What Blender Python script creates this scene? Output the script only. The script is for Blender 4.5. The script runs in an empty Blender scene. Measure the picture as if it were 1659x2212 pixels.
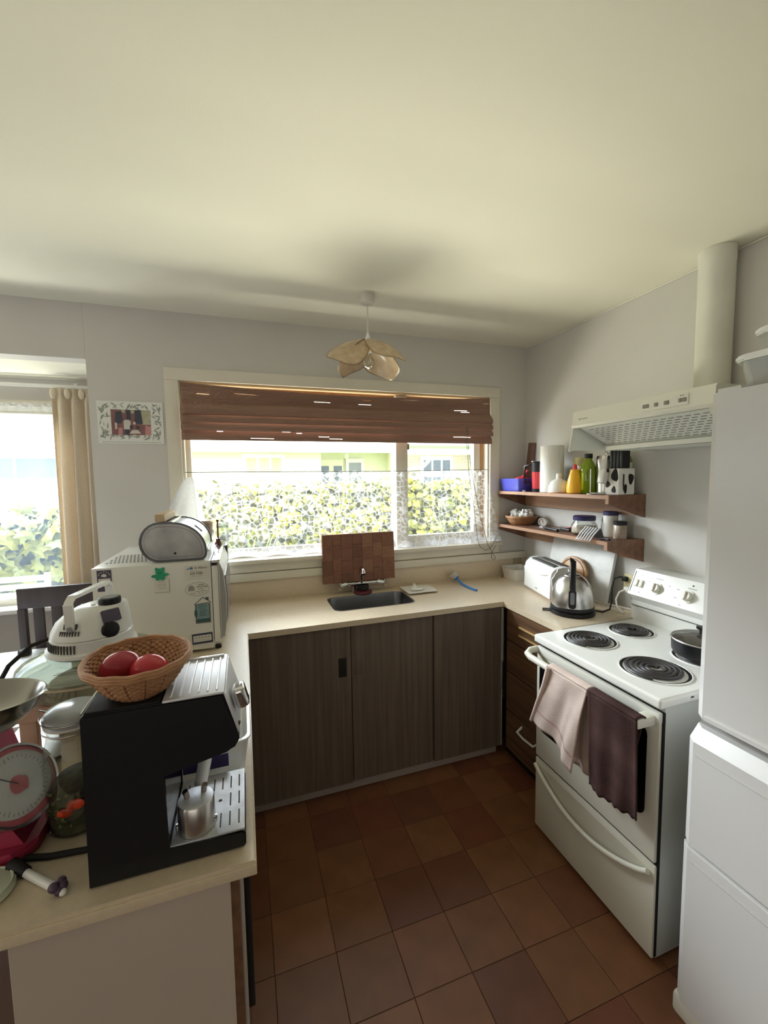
import bpy, bmesh, math, random
from math import sin, cos, pi, radians
from mathutils import Vector, Matrix

C = bpy.context.scene.collection
SC = bpy.context.scene
random.seed(7)
# ------------------------------------------------------------------ camera
cam_d = bpy.data.cameras.new('camera'); cam = bpy.data.objects.new('camera', cam_d); C.objects.link(cam)
cam_d.sensor_fit = 'VERTICAL'; cam_d.sensor_height = 36.0; cam_d.lens = 903.73 / 2212 * 36.0
cam_d.clip_start = 0.02; cam_d.clip_end = 200
rt = Vector((0.94742421, -0.31964197, -0.01470963)); dn = Vector((-0.03976827, -0.07201073, -0.99661073)); fw = Vector((0.31749937, 0.9447981, -0.08093631))
m = Matrix((rt, -dn, -fw)).transposed().to_4x4(); m.translation = (0, 0, 1.5826)
cam.matrix_world = m
SC.camera = cam
# ------------------------------------------------------------------ sky, sun, added fill lamps, exposure
SC.view_settings.view_transform = 'Standard'; SC.view_settings.look = 'None'
SC.view_settings.exposure = 0.22; SC.view_settings.gamma = 1.0; SC.view_settings.use_curve_mapping = False
SC.cycles.use_denoising = True
SC.cycles.max_bounces = 8; SC.cycles.diffuse_bounces = 4; SC.cycles.transparent_max_bounces = 16
SC.cycles.sample_clamp_indirect = 4.0; SC.cycles.caustics_reflective = False; SC.cycles.caustics_refractive = False
W = bpy.data.worlds.new('sky'); SC.world = W; W.use_nodes = True
bg = W.node_tree.nodes['Background']; bg.inputs[0].default_value = (0.80, 0.90, 1.0, 1); bg.inputs[1].default_value = 6.0
def lamp(name, kind, loc, direction, energy, color, size=None, size_y=None):
    l = bpy.data.lights.new(name, kind); l.energy = energy; l.color = color
    o = bpy.data.objects.new(name, l); C.objects.link(o); o.location = loc
    o.rotation_euler = Vector(direction).to_track_quat('-Z', 'Y').to_euler()
    if kind == 'AREA':
        l.shape = 'RECTANGLE'; l.size = size; l.size_y = size_y
    if kind == 'SUN': l.angle = radians(0.6)
    return o
lamp('sun', 'SUN', (-6, 4, 9), (0.50, 0.52, -0.70), 20.0, (1.0, 0.93, 0.80))
lamp('fill_rear', 'AREA', (-1.2, -2.85, 1.35), (0.05, 1, 0.10), 15, (1.0, 0.95, 0.86), 3.4, 1.8)  # added fill lamp before the solid rear wall, no window there
lamp('fill_side', 'AREA', (-3.85, 0.2, 1.35), (1, 0.1, 0.12), 20, (1.0, 0.95, 0.85), 2.8, 1.8)  # added fill lamp before the solid left wall, no window there
lamp('fill_low_outside', 'AREA', (0.65, 3.42, 0.70), (0, -0.85, 0.50), 150, (1.0, 0.95, 0.76), 2.6, 0.5)  # added lamp hidden below the sill, stands for light bounced off the ground
lamp('fill_low_outside', 'AREA', (-2.0, 3.60, 0.45), (0.15, -0.85, 0.50), 150, (1.0, 0.96, 0.84), 2.0, 0.4)  # second added bounce lamp, outside the bay
lamp('fill_high_outside', 'AREA', (-1.3, 4.45, 2.75), (0.66, -0.68, -0.32), 640, (0.90, 0.95, 1.0), 2.6, 0.8)  # unseen lamp above the garden, added to brighten the right side

# ------------------------------------------------------------------ materials
def _nt(name):
    mt = bpy.data.materials.new(name); mt.use_nodes = True
    return mt, mt.node_tree, mt.node_tree.nodes['Principled BSDF']
def ramp(nt, fac, stops):
    r = nt.nodes.new('ShaderNodeValToRGB'); e = r.color_ramp.elements
    while len(e) < len(stops): e.new(0.5)
    for q, (p, c) in zip(e, stops): q.position = p; q.color = (*c, 1)
    nt.links.new(fac, r.inputs[0]); return r
def noise(nt, scale, detail=3, vec=(1, 1, 1), rough=0.5):
    tc = nt.nodes.new('ShaderNodeTexCoord'); mp = nt.nodes.new('ShaderNodeMapping'); mp.inputs['Scale'].default_value = vec
    n = nt.nodes.new('ShaderNodeTexNoise'); n.inputs['Scale'].default_value = scale; n.inputs['Detail'].default_value = detail; n.inputs['Roughness'].default_value = rough
    nt.links.new(tc.outputs['Object'], mp.inputs[0]); nt.links.new(mp.outputs[0], n.inputs['Vector']); return n
def P(name, col, rough=0.5, metal=0.0, var=0.06, scale=6, bump=0.0, bscale=80, vec=(1, 1, 1), spec=None, trans=0, alpha=1, col2=None, sheen=0, ior=None):
    mt, nt, b = _nt(name)
    c2 = col2 or tuple(min(1, c * (1 - var)) for c in col)
    c1 = col if col2 else tuple(min(1, c * (1 + var)) for c in col)
    n = noise(nt, scale, 4, vec); r = ramp(nt, n.outputs['Fac'], [(0.3, c2), (0.7, c1)])
    nt.links.new(r.outputs[0], b.inputs['Base Color'])
    b.inputs['Roughness'].default_value = rough; b.inputs['Metallic'].default_value = metal
    if spec is not None: b.inputs['Specular IOR Level'].default_value = spec
    if trans: b.inputs['Transmission Weight'].default_value = trans
    if ior: b.inputs['IOR'].default_value = ior
    if alpha < 1: b.inputs['Alpha'].default_value = alpha
    if bump:
        n2 = noise(nt, bscale, 3, vec); bp = nt.nodes.new('ShaderNodeBump'); bp.inputs['Strength'].default_value = bump; bp.inputs['Distance'].default_value = 0.002
        nt.links.new(n2.outputs['Fac'], bp.inputs['Height']); nt.links.new(bp.outputs[0], b.inputs['Normal'])
    return mt
def wood(name, c1, c2, axis='z', scale=14, rough=0.5, bump=0.15, stretch=0.05):
    v = {'x': (stretch, 1, 1), 'y': (1, stretch, 1), 'z': (1, 1, stretch)}[axis]
    return P(name, c1, rough, col2=c2, scale=scale, vec=v, bump=bump, bscale=scale * 3)
def thin_glass(name, tint=(1, 1, 1), gloss=0.12, rough=0.02, body=0.0, bodycol=(1, 1, 1), fres=0.5):
    mt = bpy.data.materials.new(name); mt.use_nodes = True; nt = mt.node_tree
    for n in list(nt.nodes): nt.nodes.remove(n)
    out = nt.nodes.new('ShaderNodeOutputMaterial'); t = nt.nodes.new('ShaderNodeBsdfTransparent'); t.inputs[0].default_value = (*tint, 1)
    g = nt.nodes.new('ShaderNodeBsdfGlossy'); g.inputs['Roughness'].default_value = rough
    fr = nt.nodes.new('ShaderNodeLayerWeight'); fr.inputs[0].default_value = 0.35
    mm = nt.nodes.new('ShaderNodeMath'); mm.operation = 'MULTIPLY_ADD'; mm.inputs[1].default_value = fres; mm.inputs[2].default_value = gloss * 0.3
    nt.links.new(fr.outputs['Fresnel'], mm.inputs[0])
    mx = nt.nodes.new('ShaderNodeMixShader'); nt.links.new(mm.outputs[0], mx.inputs[0]); nt.links.new(t.outputs[0], mx.inputs[1]); nt.links.new(g.outputs[0], mx.inputs[2])
    last = mx
    if body:
        d = nt.nodes.new('ShaderNodeBsdfDiffuse'); d.inputs[0].default_value = (*bodycol, 1)
        m2 = nt.nodes.new('ShaderNodeMixShader'); m2.inputs[0].default_value = body
        nt.links.new(mx.outputs[0], m2.inputs[1]); nt.links.new(d.outputs[0], m2.inputs[2]); last = m2
    nt.links.new(last.outputs[0], out.inputs[0]); return mt
def cloth(name, col, transp=0.0, transl=0.4, pattern=None):
    """woven cloth that lets some light through; pattern = node function giving the opacity of lace"""
    mt = bpy.data.materials.new(name); mt.use_nodes = True; nt = mt.node_tree
    for n in list(nt.nodes): nt.nodes.remove(n)
    out = nt.nodes.new('ShaderNodeOutputMaterial'); d = nt.nodes.new('ShaderNodeBsdfDiffuse'); tl = nt.nodes.new('ShaderNodeBsdfTranslucent')
    n = noise(nt, 160, 2); r = ramp(nt, n.outputs['Fac'], [(0.3, tuple(c * 0.88 for c in col)), (0.7, col)])
    nt.links.new(r.outputs[0], d.inputs[0]); nt.links.new(r.outputs[0], tl.inputs[0])
    mx = nt.nodes.new('ShaderNodeMixShader'); mx.inputs[0].default_value = transl
    nt.links.new(d.outputs[0], mx.inputs[1]); nt.links.new(tl.outputs[0], mx.inputs[2])
    last = mx
    if transp or pattern:
        t = nt.nodes.new('ShaderNodeBsdfTransparent'); m2 = nt.nodes.new('ShaderNodeMixShader')
        m2.inputs[0].default_value = 1 - transp
        if pattern: nt.links.new(pattern(nt), m2.inputs[0])
        nt.links.new(t.outputs[0], m2.inputs[1]); nt.links.new(mx.outputs[0], m2.inputs[2]); last = m2
    nt.links.new(last.outputs[0], out.inputs[0]); return mt
def lace_pattern(nt):
    tc = nt.nodes.new('ShaderNodeTexCoord')
    v = nt.nodes.new('ShaderNodeTexVoronoi'); v.inputs['Scale'].default_value = 15; v.feature = 'DISTANCE_TO_EDGE'; v.inputs['Randomness'].default_value = 0.75
    w = nt.nodes.new('ShaderNodeTexWave'); w.wave_type = 'RINGS'; w.rings_direction = 'Z'; w.inputs['Scale'].default_value = 3.2; w.inputs['Distortion'].default_value = 6; w.inputs['Detail'].default_value = 2
    nt.links.new(tc.outputs['UV'], v.inputs['Vector']); nt.links.new(tc.outputs['UV'], w.inputs['Vector'])
    a = nt.nodes.new('ShaderNodeMapRange'); a.inputs[1].default_value = 0.02; a.inputs[2].default_value = 0.12; a.inputs[3].default_value = 0.22; a.inputs[4].default_value = 0.0
    nt.links.new(v.outputs['Distance'], a.inputs[0])
    b = nt.nodes.new('ShaderNodeMapRange'); b.inputs[1].default_value = 0.55; b.inputs[2].default_value = 0.75; b.inputs[3].default_value = 0.0; b.inputs[4].default_value = 0.05
    nt.links.new(w.outputs['Fac'], b.inputs[0])
    s = nt.nodes.new('ShaderNodeMath'); s.operation = 'ADD'; nt.links.new(a.outputs[0], s.inputs[0]); nt.links.new(b.outputs[0], s.inputs[1])
    # denser lower border
    sp = nt.nodes.new('ShaderNodeSeparateXYZ'); nt.links.new(tc.outputs['UV'], sp.inputs[0])
    k = nt.nodes.new('ShaderNodeMapRange'); k.inputs[1].default_value = 0.02; k.inputs[2].default_value = 0.10; k.inputs[3].default_value = 0.42; k.inputs[4].default_value = 0.035
    nt.links.new(sp.outputs['Y'], k.inputs[0])
    s2 = nt.nodes.new('ShaderNodeMath'); s2.operation = 'ADD'; nt.links.new(s.outputs[0], s2.inputs[0]); nt.links.new(k.outputs[0], s2.inputs[1])
    return s2.outputs[0]
M = {}
M['wall'] = P('wall_paint', (0.63, 0.61, 0.575), 0.85, var=0.03, scale=2, bump=0.08, bscale=220)
M['ceiling'] = P('ceiling_paint', (0.86, 0.84, 0.72), 0.9, var=0.02, scale=1.5, bump=0.15, bscale=260)
M['trim'] = P('cream_gloss_paint', (0.72, 0.675, 0.57), 0.4, var=0.03, scale=5)
M['wood_jamb'] = wood('sunlit_jamb_wood', (0.62, 0.36, 0.16), (0.48, 0.26, 0.11), 'z', 20)  # bare wood with the orange sunlight on it put into the colour
M['counter'] = P('cream_laminate', (0.66, 0.55, 0.40), 0.32, var=0.04, scale=90)
M['door_wood'] = wood('dark_veneer', (0.172, 0.130, 0.098), (0.105, 0.078, 0.058), 'z', 60, 0.5, 0.2, 0.03)
M['drawer_wood'] = wood('brown_veneer', (0.19, 0.10, 0.052), (0.10, 0.05, 0.026), 'y', 40, 0.42, 0.15, 0.04)
M['shelf_wood'] = wood('shelf_wood', (0.25, 0.125, 0.075), (0.15, 0.07, 0.042), 'y', 30, 0.5, 0.15, 0.05)
M['shelf_edge'] = wood('shelf_edge_wood', (0.45, 0.26, 0.16), (0.33, 0.18, 0.11), 'y', 30, 0.5, 0.1, 0.05)
M['kick'] = P('grey_kickboard', (0.40, 0.35, 0.30), 0.6)
M['panel'] = P('beige_end_panel', (0.50, 0.43, 0.36), 0.45, var=0.02)
M['enamel'] = P('white_enamel', (0.84, 0.84, 0.80), 0.18, var=0.01)
M['appl'] = P('white_appliance', (0.70, 0.69, 0.63), 0.3, var=0.01)
M['fridge'] = P('fridge_white', (0.67, 0.655, 0.64), 0.3, var=0.01)
M['ivory'] = P('ivory_plastic', (0.72, 0.70, 0.60), 0.35, var=0.015)
M['hood'] = P('hood_cream', (0.80, 0.785, 0.70), 0.35, var=0.01)
M['hoodgrey'] = P('hood_grille', (0.78, 0.80, 0.74), 0.4, var=0.01)
M['slot'] = P('dark_slot', (0.07, 0.068, 0.06), 0.8)
M['midslot'] = P('grey_slot', (0.27, 0.255, 0.22), 0.8)
M['black'] = P('black_plastic', (0.012, 0.012, 0.014), 0.35, spec=0.3)
M['blackmat'] = P('black_matt', (0.016, 0.015, 0.015), 0.6, spec=0.25)
M['coil'] = P('element_coil', (0.045, 0.04, 0.04), 0.45, var=0.2, scale=40)
M['ovenglass'] = P('oven_glass', (0.004, 0.004, 0.005), 0.08, spec=0.25)
M['steel'] = P('brushed_steel', (0.60, 0.585, 0.56), 0.28, 1.0, var=0.06, scale=30, vec=(1, 1, 0.05))
M['steel_dark'] = P('dull_steel', (0.40, 0.39, 0.375), 0.40, 1.0, col2=(0.20, 0.198, 0.195), scale=9)
M['sink'] = P('sink_steel', (0.22, 0.22, 0.22), 0.32, 1.0, var=0.1, scale=10)
M['chrome'] = P('chrome', (0.72, 0.72, 0.74), 0.10, 1.0, var=0.02)
M['binrim'] = P('gunmetal_rim', (0.09, 0.09, 0.095), 0.35, 0.6)
M['white'] = P('white_plastic', (0.82, 0.82, 0.80), 0.35, var=0.01)
M['paper'] = P('white_paper', (0.80, 0.80, 0.77), 0.8, var=0.02)
M['ceramic'] = P('white_ceramic', (0.80, 0.78, 0.72), 0.18, var=0.01)
M['glass'] = thin_glass('window_glass', (0.97, 0.985, 0.98), 0.1)
M['dialglass'] = thin_glass('dial_glass', (1, 1, 1), 0.05, 0.02, fres=0.08)
M['jar'] = thin_glass('jar_glass', (0.90, 0.93, 0.91), 0.3, 0.03)
M['bowlglass'] = thin_glass('bowl_glass', (0.78, 0.82, 0.74), 0.35, 0.03, 0.14, (0.72, 0.74, 0.62))
M['clearplastic'] = thin_glass('clear_plastic', (0.93, 0.92, 0.90), 0.25, 0.15, 0.32, (0.86, 0.85, 0.82))
M['lidglass'] = thin_glass('lid_glass', (0.55, 0.52, 0.46), 0.5, 0.05, 0.1, (0.3, 0.28, 0.24))
M['wicker'] = P('wicker', (0.52, 0.28, 0.14), 0.55, col2=(0.36, 0.175, 0.08), scale=90, vec=(0.5, 0.5, 3))
M['wicker_dark'] = P('wicker_stake', (0.24, 0.10, 0.05), 0.6, var=0.2, scale=60)
M['apple'] = P('apple_skin', (0.42, 0.03, 0.045), 0.14, col2=(0.33, 0.02, 0.04), scale=18)
M['apple2'] = P('apple_skin_bright', (0.58, 0.04, 0.055), 0.14, col2=(0.5, 0.03, 0.05), scale=18)
M['crimson'] = P('crimson_plastic', (0.36, 0.03, 0.075), 0.4)
M['dialred'] = P('dial_red', (0.62, 0.16, 0.18), 0.4)
M['pinkwood'] = wood('pale_pink_wood', (0.56, 0.38, 0.29), (0.46, 0.30, 0.22), 'x', 20, 0.55)
M['blockwood'] = wood('pale_block_wood', (0.62, 0.47, 0.30), (0.50, 0.36, 0.22), 'y', 24, 0.6)
M['chair'] = wood('dark_chair_wood', (0.040, 0.026, 0.024), (0.025, 0.016, 0.016), 'z', 30, 0.55)
M['petal'] = None
M['curtain'] = cloth('cream_curtain', (0.82, 0.72, 0.58), 0, 0.25)
M['net'] = cloth('sheer_net', (0.62, 0.76, 0.98), 0.90, 0.6)
M['lace'] = cloth('white_lace', (0.86, 0.88, 0.93), 0, 0.62, lace_pattern)
M['lacefold'] = cloth('white_lace_bunch', (0.86, 0.87, 0.89), 0.22, 0.5)
M['towel_pink'] = P('pale_towel', (0.64, 0.51, 0.455), 0.95, var=0.1, scale=14, bump=0.5, bscale=240)
M['towel_brown'] = P('dark_towel', (0.028, 0.015, 0.014), 0.95, col2=(0.085, 0.048, 0.044), scale=7, bump=0.5, bscale=240, spec=0.04)
M['marble'] = None
M['blue'] = P('blue_plastic', (0.075, 0.085, 0.52), 0.35)
M['red'] = P('red_plastic', (0.72, 0.04, 0.05), 0.35)
M['yellow'] = P('mustard_yellow', (0.92, 0.48, 0.02), 0.35, var=0.03)
M['green'] = P('green_bottle', (0.30, 0.42, 0.015), 0.12, trans=0.35, var=0.05)
M['wine'] = P('olive_bottle', (0.16, 0.16, 0.04), 0.12)
M['navy'] = P('navy_lid', (0.018, 0.015, 0.085), 0.35)
M['brushblue'] = P('brush_blue', (0.05, 0.22, 0.60), 0.35)
M['bristle'] = P('bristle', (0.75, 0.73, 0.66), 0.8)
M['maroon'] = P('maroon', (0.10, 0.012, 0.022), 0.6)
M['roundwood'] = wood('striped_round_wood', (0.62, 0.35, 0.14), (0.17, 0.07, 0.025), 'y', 60, 0.4, 0.1, 0.02)
M['oldwood'] = wood('weathered_wood', (0.22, 0.125, 0.09), (0.13, 0.07, 0.05), 'z', 24, 0.7, 0.3)
M['flour'] = P('flour', (0.70, 0.58, 0.46), 0.9)
M['greenmagnet'] = P('green_magnet', (0.012, 0.30, 0.15), 0.4)
M['purplecard'] = P('dark_purple_card', (0.070, 0.055, 0.095), 0.6, var=0.2, scale=60)
M['navycard'] = P('navy_card', (0.04, 0.045, 0.09), 0.5)
M['tealcard'] = P('teal_print', (0.22, 0.33, 0.35), 0.5, col2=(0.14, 0.22, 0.24), scale=40)
M['tealdark'] = P('teal_dark', (0.035, 0.09, 0.10), 0.5)
M['lightblue'] = P('light_blue_print', (0.17, 0.36, 0.48), 0.5)
M['bluesq'] = P('blue_print', (0.06, 0.22, 0.36), 0.5)
M['ink'] = P('dark_ink', (0.10, 0.10, 0.10), 0.7)
M['greyink'] = P('grey_ink', (0.30, 0.30, 0.29), 0.7)
M['card'] = P('cream_card', (0.66, 0.64, 0.56), 0.6, var=0.02)
M['leafprint'] = P('leaf_print', (0.30, 0.33, 0.29), 0.8, var=0.3, scale=60)
M['photored'] = P('photo_red', (0.26, 0.12, 0.12), 0.4, col2=(0.18, 0.075, 0.08), scale=40)
M['photodark'] = P('photo_dark', (0.045, 0.05, 0.075), 0.4)
M['photolight'] = P('photo_light', (0.60, 0.57, 0.52), 0.4)
M['photogreen'] = P('photo_green', (0.33, 0.33, 0.20), 0.4, col2=(0.5, 0.48, 0.36), scale=50)
M['photopink'] = P('photo_pink', (0.55, 0.25, 0.26), 0.4)
M['cord'] = P('grey_string', (0.13, 0.11, 0.10), 0.8)
M['bamboo'] = P('bamboo_slat', (0.32, 0.195, 0.145), 0.6, col2=(0.26, 0.15, 0.108), scale=10, vec=(0.3, 1, 4))
M['tablewhite'] = P('white_table', (0.80, 0.82, 0.86), 0.3)
M['cutboard'] = [wood('end_grain_%d' % i, c, tuple(x * 0.75 for x in c), 'x', 60, 0.6, 0.1, 0.6) for i, c in enumerate([(0.26, 0.115, 0.065), (0.21, 0.088, 0.05), (0.30, 0.145, 0.08), (0.185, 0.078, 0.045), (0.24, 0.10, 0.06)])]
M['tiles'] = [P('vinyl_tile_%d' % i, c, 0.42, col2=tuple(x * 0.78 for x in c), scale=9, bump=0.1, bscale=60) for i, c in enumerate([(0.250, 0.103, 0.046), (0.205, 0.078, 0.036), (0.285, 0.125, 0.058), (0.200, 0.066, 0.034), (0.230, 0.098, 0.042), (0.178, 0.066, 0.036)])]
M['subfloor'] = P('floor_base', (0.10, 0.05, 0.03), 0.7)
M['lawn'] = P('lawn', (0.10, 0.17, 0.04), 0.9, var=0.3, scale=8)
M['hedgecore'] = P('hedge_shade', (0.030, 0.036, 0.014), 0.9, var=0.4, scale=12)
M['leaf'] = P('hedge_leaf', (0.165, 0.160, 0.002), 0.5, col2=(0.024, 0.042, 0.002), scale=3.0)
M['flax'] = P('strap_leaf', (0.11, 0.155, 0.004), 0.5, col2=(0.05, 0.10, 0.006), scale=5)
M['house'] = P('house_cream', (0.82, 0.75, 0.60), 0.7, var=0.02)
M['housewhite'] = P('house_white', (0.85, 0.84, 0.80), 0.6)
M['roof'] = P('roof_tile', (0.50, 0.44, 0.40), 0.7)
M['brick'] = P('pale_brick', (0.60, 0.46, 0.36), 0.8, var=0.1, scale=8)
M['darkpane'] = P('dark_pane', (0.10, 0.11, 0.13), 0.2)  # plain dark pane colour
M['greypane'] = P('grey_pane', (0.20, 0.19, 0.19), 0.2)
M['curtpane'] = P('curtained_pane', (0.55, 0.46, 0.30), 0.4)
M['bluewall'] = P('blue_base', (0.16, 0.26, 0.42), 0.6)
M['terracotta'] = P('brown_pot', (0.36, 0.26, 0.20), 0.6)
M['plugyellow'] = P('yellowed_plastic', (0.62, 0.54, 0.30), 0.4)
M['greencontent'] = P('dried_herbs', (0.09, 0.085, 0.035), 0.8, col2=(0.012, 0.014, 0.010), scale=55)
M['chili'] = P('orange_red_chili', (0.68, 0.06, 0.015), 0.35)
M['greencover'] = P('pale_green_lid', (0.56, 0.60, 0.47), 0.5)
M['tray'] = P('espresso_tray', (0.60, 0.61, 0.64), 0.38, 0.6, var=0.15, scale=30)
M['ridge'] = P('ridge_metal', (0.88, 0.90, 0.94), 0.35, 0.2)
M['cup_warmer'] = P('aluminium_top', (0.74, 0.76, 0.80), 0.5, 0.5, var=0.03)
M['label_purple'] = P('purple_label', (0.07, 0.05, 0.17), 0.4)

# capiz-like petals and marble get their own trees
mt, nt, b = _nt('petal_shell'); n = noise(nt, 30, 4, (1, 1, 1)); r = ramp(nt, n.outputs['Fac'], [(0.3, (0.52, 0.39, 0.25)), (0.7, (0.66, 0.53, 0.36))])
nt.links.new(r.outputs[0], b.inputs['Base Color']); b.inputs['Roughness'].default_value = 0.18; b.inputs['Alpha'].default_value = 0.78; M['petal'] = mt
mt, nt, b = _nt('grey_marble'); n = noise(nt, 7, 6, (1, 1, 2.2), 0.65); r = ramp(nt, n.outputs['Fac'], [(0.27, (0.26, 0.27, 0.27)), (0.38, (0.66, 0.66, 0.63)), (0.60, (0.76, 0.75, 0.71))])
nt.links.new(r.outputs[0], b.inputs['Base Color']); b.inputs['Roughness'].default_value = 0.3; M['marble'] = mt

# ------------------------------------------------------------------ builders
class MB:
    def __init__(s): s.bm = bmesh.new()
    def box(s, x0, x1, y0, y1, z0, z1, bev=0.0, seg=2, keep=None):
        r = bmesh.ops.create_cube(s.bm, size=1.0); vs = r['verts']
        bmesh.ops.scale(s.bm, vec=(x1 - x0, y1 - y0, z1 - z0), verts=vs)
        bmesh.ops.translate(s.bm, vec=((x0 + x1) / 2, (y0 + y1) / 2, (z0 + z1) / 2), verts=vs)
        if bev:
            es = list({e for v in vs for e in v.link_edges})
            if keep: es = [e for e in es if keep((e.verts[0].co + e.verts[1].co) / 2, e.verts[0].co - e.verts[1].co)]
            bmesh.ops.bevel(s.bm, geom=es, offset=bev, segments=seg, affect='EDGES', profile=0.6)
        return s
    def ring_loft(s, rings, cap=True, closed_u=True):
        vr = [[s.bm.verts.new(p) for p in r] for r in rings]
        n = len(vr[0])
        for a, b in zip(vr, vr[1:]):
            for i in range(n if closed_u else n - 1):
                j = (i + 1) % n
                try: s.bm.faces.new((a[i], a[j], b[j], b[i]))
                except ValueError: pass
        if cap and closed_u:
            for r, fl in ((vr[0], True), (vr[-1], False)):
                try: s.bm.faces.new(list(reversed(r)) if fl else r)
                except ValueError: pass
        return s
    def lathe(s, prof, c=(0, 0), n=32, cap=True, sx=1.0, sy=1.0):
        rings = [[(c[0] + max(r, 1e-4) * cos(2 * pi * i / n) * sx, c[1] + max(r, 1e-4) * sin(2 * pi * i / n) * sy, z) for i in range(n)] for r, z in prof]
        return s.ring_loft(rings, cap)
    def cyl(s, p0, p1, r0, r1=None, n=20):
        return s.tube([p0, p1], r0, n, r1 if r1 is not None else r0)
    def tube(s, pts, r, n=8, r1=None, closed=False):
        pts = [Vector(p) for p in pts]; k = len(pts); rings = []; prev = None
        for i, p in enumerate(pts):
            a = pts[i - 1] if (i > 0 or closed) else p; b = pts[(i + 1) % k] if (i < k - 1 or closed) else p
            d = (b - a).normalized()
            if prev is None:
                up = Vector((0, 0, 1)) if abs(d.z) < 0.9 else Vector((1, 0, 0)); u = d.cross(up).normalized()
            else: u = (prev - d * prev.dot(d)).normalized()
            prev = u; v = d.cross(u)
            rr = r if r1 is None else r + (r1 - r) * i / max(1, k - 1)
            rings.append([p + (u * cos(2 * pi * j / n) + v * sin(2 * pi * j / n)) * rr for j in range(n)])
        if closed: rings.append(rings[0])
        return s.ring_loft(rings, not closed)
    def prism(s, poly, axis, a0, a1, bev=0.0):
        """poly = 2-D outline; axis 'x': (y,z), 'y': (x,z), 'z': (x,y)"""
        f = {'x': lambda a, p: (a, p[0], p[1]), 'y': lambda a, p: (p[0], a, p[1]), 'z': lambda a, p: (p[0], p[1], a)}[axis]
        v0 = [s.bm.verts.new(f(a0, p)) for p in poly]; v1 = [s.bm.verts.new(f(a1, p)) for p in poly]; n = len(poly)
        fs = [s.bm.faces.new(list(reversed(v0))), s.bm.faces.new(v1)]
        for i in range(n): fs.append(s.bm.faces.new((v0[i], v0[(i + 1) % n], v1[(i + 1) % n], v1[i])))
        if bev:
            es = [e for e in fs[0].edges] + [e for e in fs[1].edges]
            bmesh.ops.bevel(s.bm, geom=es, offset=bev, segments=2, affect='EDGES')
        return s
    def grid(s, fn, nu, nv, uv=False, skip=None):
        vs = [[s.bm.verts.new(fn(i / nu, j / nv)) for i in range(nu + 1)] for j in range(nv + 1)]
        lay = s.bm.loops.layers.uv.verify() if uv else None
        for j in range(nv):
            for i in range(nu):
                if skip and skip(i, j): continue
                f = s.bm.faces.new((vs[j][i], vs[j][i + 1], vs[j + 1][i + 1], vs[j + 1][i]))
                if uv:
                    for l, (a, b) in zip(f.loops, ((i, j), (i + 1, j), (i + 1, j + 1), (i, j + 1))): l[lay].uv = (a / nu * uv[0], b / nv * uv[1])
        return s
    def ball(s, c, r, sx=1, sy=1, sz=1, u=20, v=12):
        rr = bmesh.ops.create_uvsphere(s.bm, u_segments=u, v_segments=v, radius=r)['verts']
        bmesh.ops.scale(s.bm, vec=(sx, sy, sz), verts=rr); bmesh.ops.translate(s.bm, vec=c, verts=rr); return s
    def xf(s, mat):
        bmesh.ops.transform(s.bm, matrix=mat, verts=s.bm.verts); return s
WL = {}
def obj(name, mb, mat, parent=None, local=False, smooth=True, kind=None, label=None, thick=0.0, origin=True):
    bm = mb.bm if isinstance(mb, MB) else mb
    me = bpy.data.meshes.new(name); bmesh.ops.recalc_face_normals(bm, faces=bm.faces)
    off = Vector((0, 0, 0))
    if parent is not None: off = WL[parent.name]
    elif origin and bm.verts:
        xs = [v.co for v in bm.verts]
        off = Vector(((min(v.x for v in xs) + max(v.x for v in xs)) / 2, (min(v.y for v in xs) + max(v.y for v in xs)) / 2, min(v.z for v in xs)))
    if not (local and parent is not None): bmesh.ops.translate(bm, vec=-off, verts=bm.verts)
    bm.to_mesh(me); bm.free()
    if smooth:
        me.polygons.foreach_set('use_smooth', [True] * len(me.polygons)); me.set_sharp_from_angle(angle=radians(38))
    for x in (mat if isinstance(mat, (list, tuple)) else [mat]): me.materials.append(x)
    o = bpy.data.objects.new(name, me); C.objects.link(o)
    if parent is not None: o.parent = parent
    elif origin: o.location = off
    WL[o.name] = off
    if kind: o['kind'] = kind
    if label: o['label'] = label
    if thick:
        md = o.modifiers.new('thickness', 'SOLIDIFY'); md.thickness = thick; md.offset = 0
    return o
def thing(name, label, cat, loc=(0, 0, 0), rotz=0, group=None):
    o = bpy.data.objects.new(name, None); C.objects.link(o); o.location = loc; o.rotation_euler = (0, 0, rotz); o.empty_display_size = 0.05
    o['label'] = label; o['category'] = cat
    if group: o['group'] = group
    WL[o.name] = Vector(loc); return o
def tag(o, label, cat, group=None, kind=None):
    o['label'] = label; o['category'] = cat
    if group: o['group'] = group
    if kind: o['kind'] = kind
    return o
def struct(name, mb, mat, parent=None, label=None):
    o = obj(name, mb, mat, parent, kind='structure' if parent is None else None, origin=False if parent is None else True)
    if parent is None: WL[o.name] = Vector((0, 0, 0))
    if label: o['label'] = label
    return o
def text(body, size, mat, parent, mtx, name='lettering', extrude=0.0003, align='CENTER'):
    cu = bpy.data.curves.new('t', 'FONT'); cu.body = body; cu.size = size; cu.extrude = extrude; cu.align_x = align; cu.align_y = 'CENTER'; cu.resolution_u = 3
    t = bpy.data.objects.new('t', cu); C.objects.link(t); dg = bpy.context.evaluated_depsgraph_get(); dg.update()
    me = bpy.data.meshes.new_from_object(t.evaluated_get(dg)); bpy.data.objects.remove(t); bpy.data.curves.remove(cu)
    me.transform(mtx); bm = bmesh.new(); bm.from_mesh(me); bpy.data.meshes.remove(me)
    return obj(name, bm, mat, parent, smooth=False)
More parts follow.
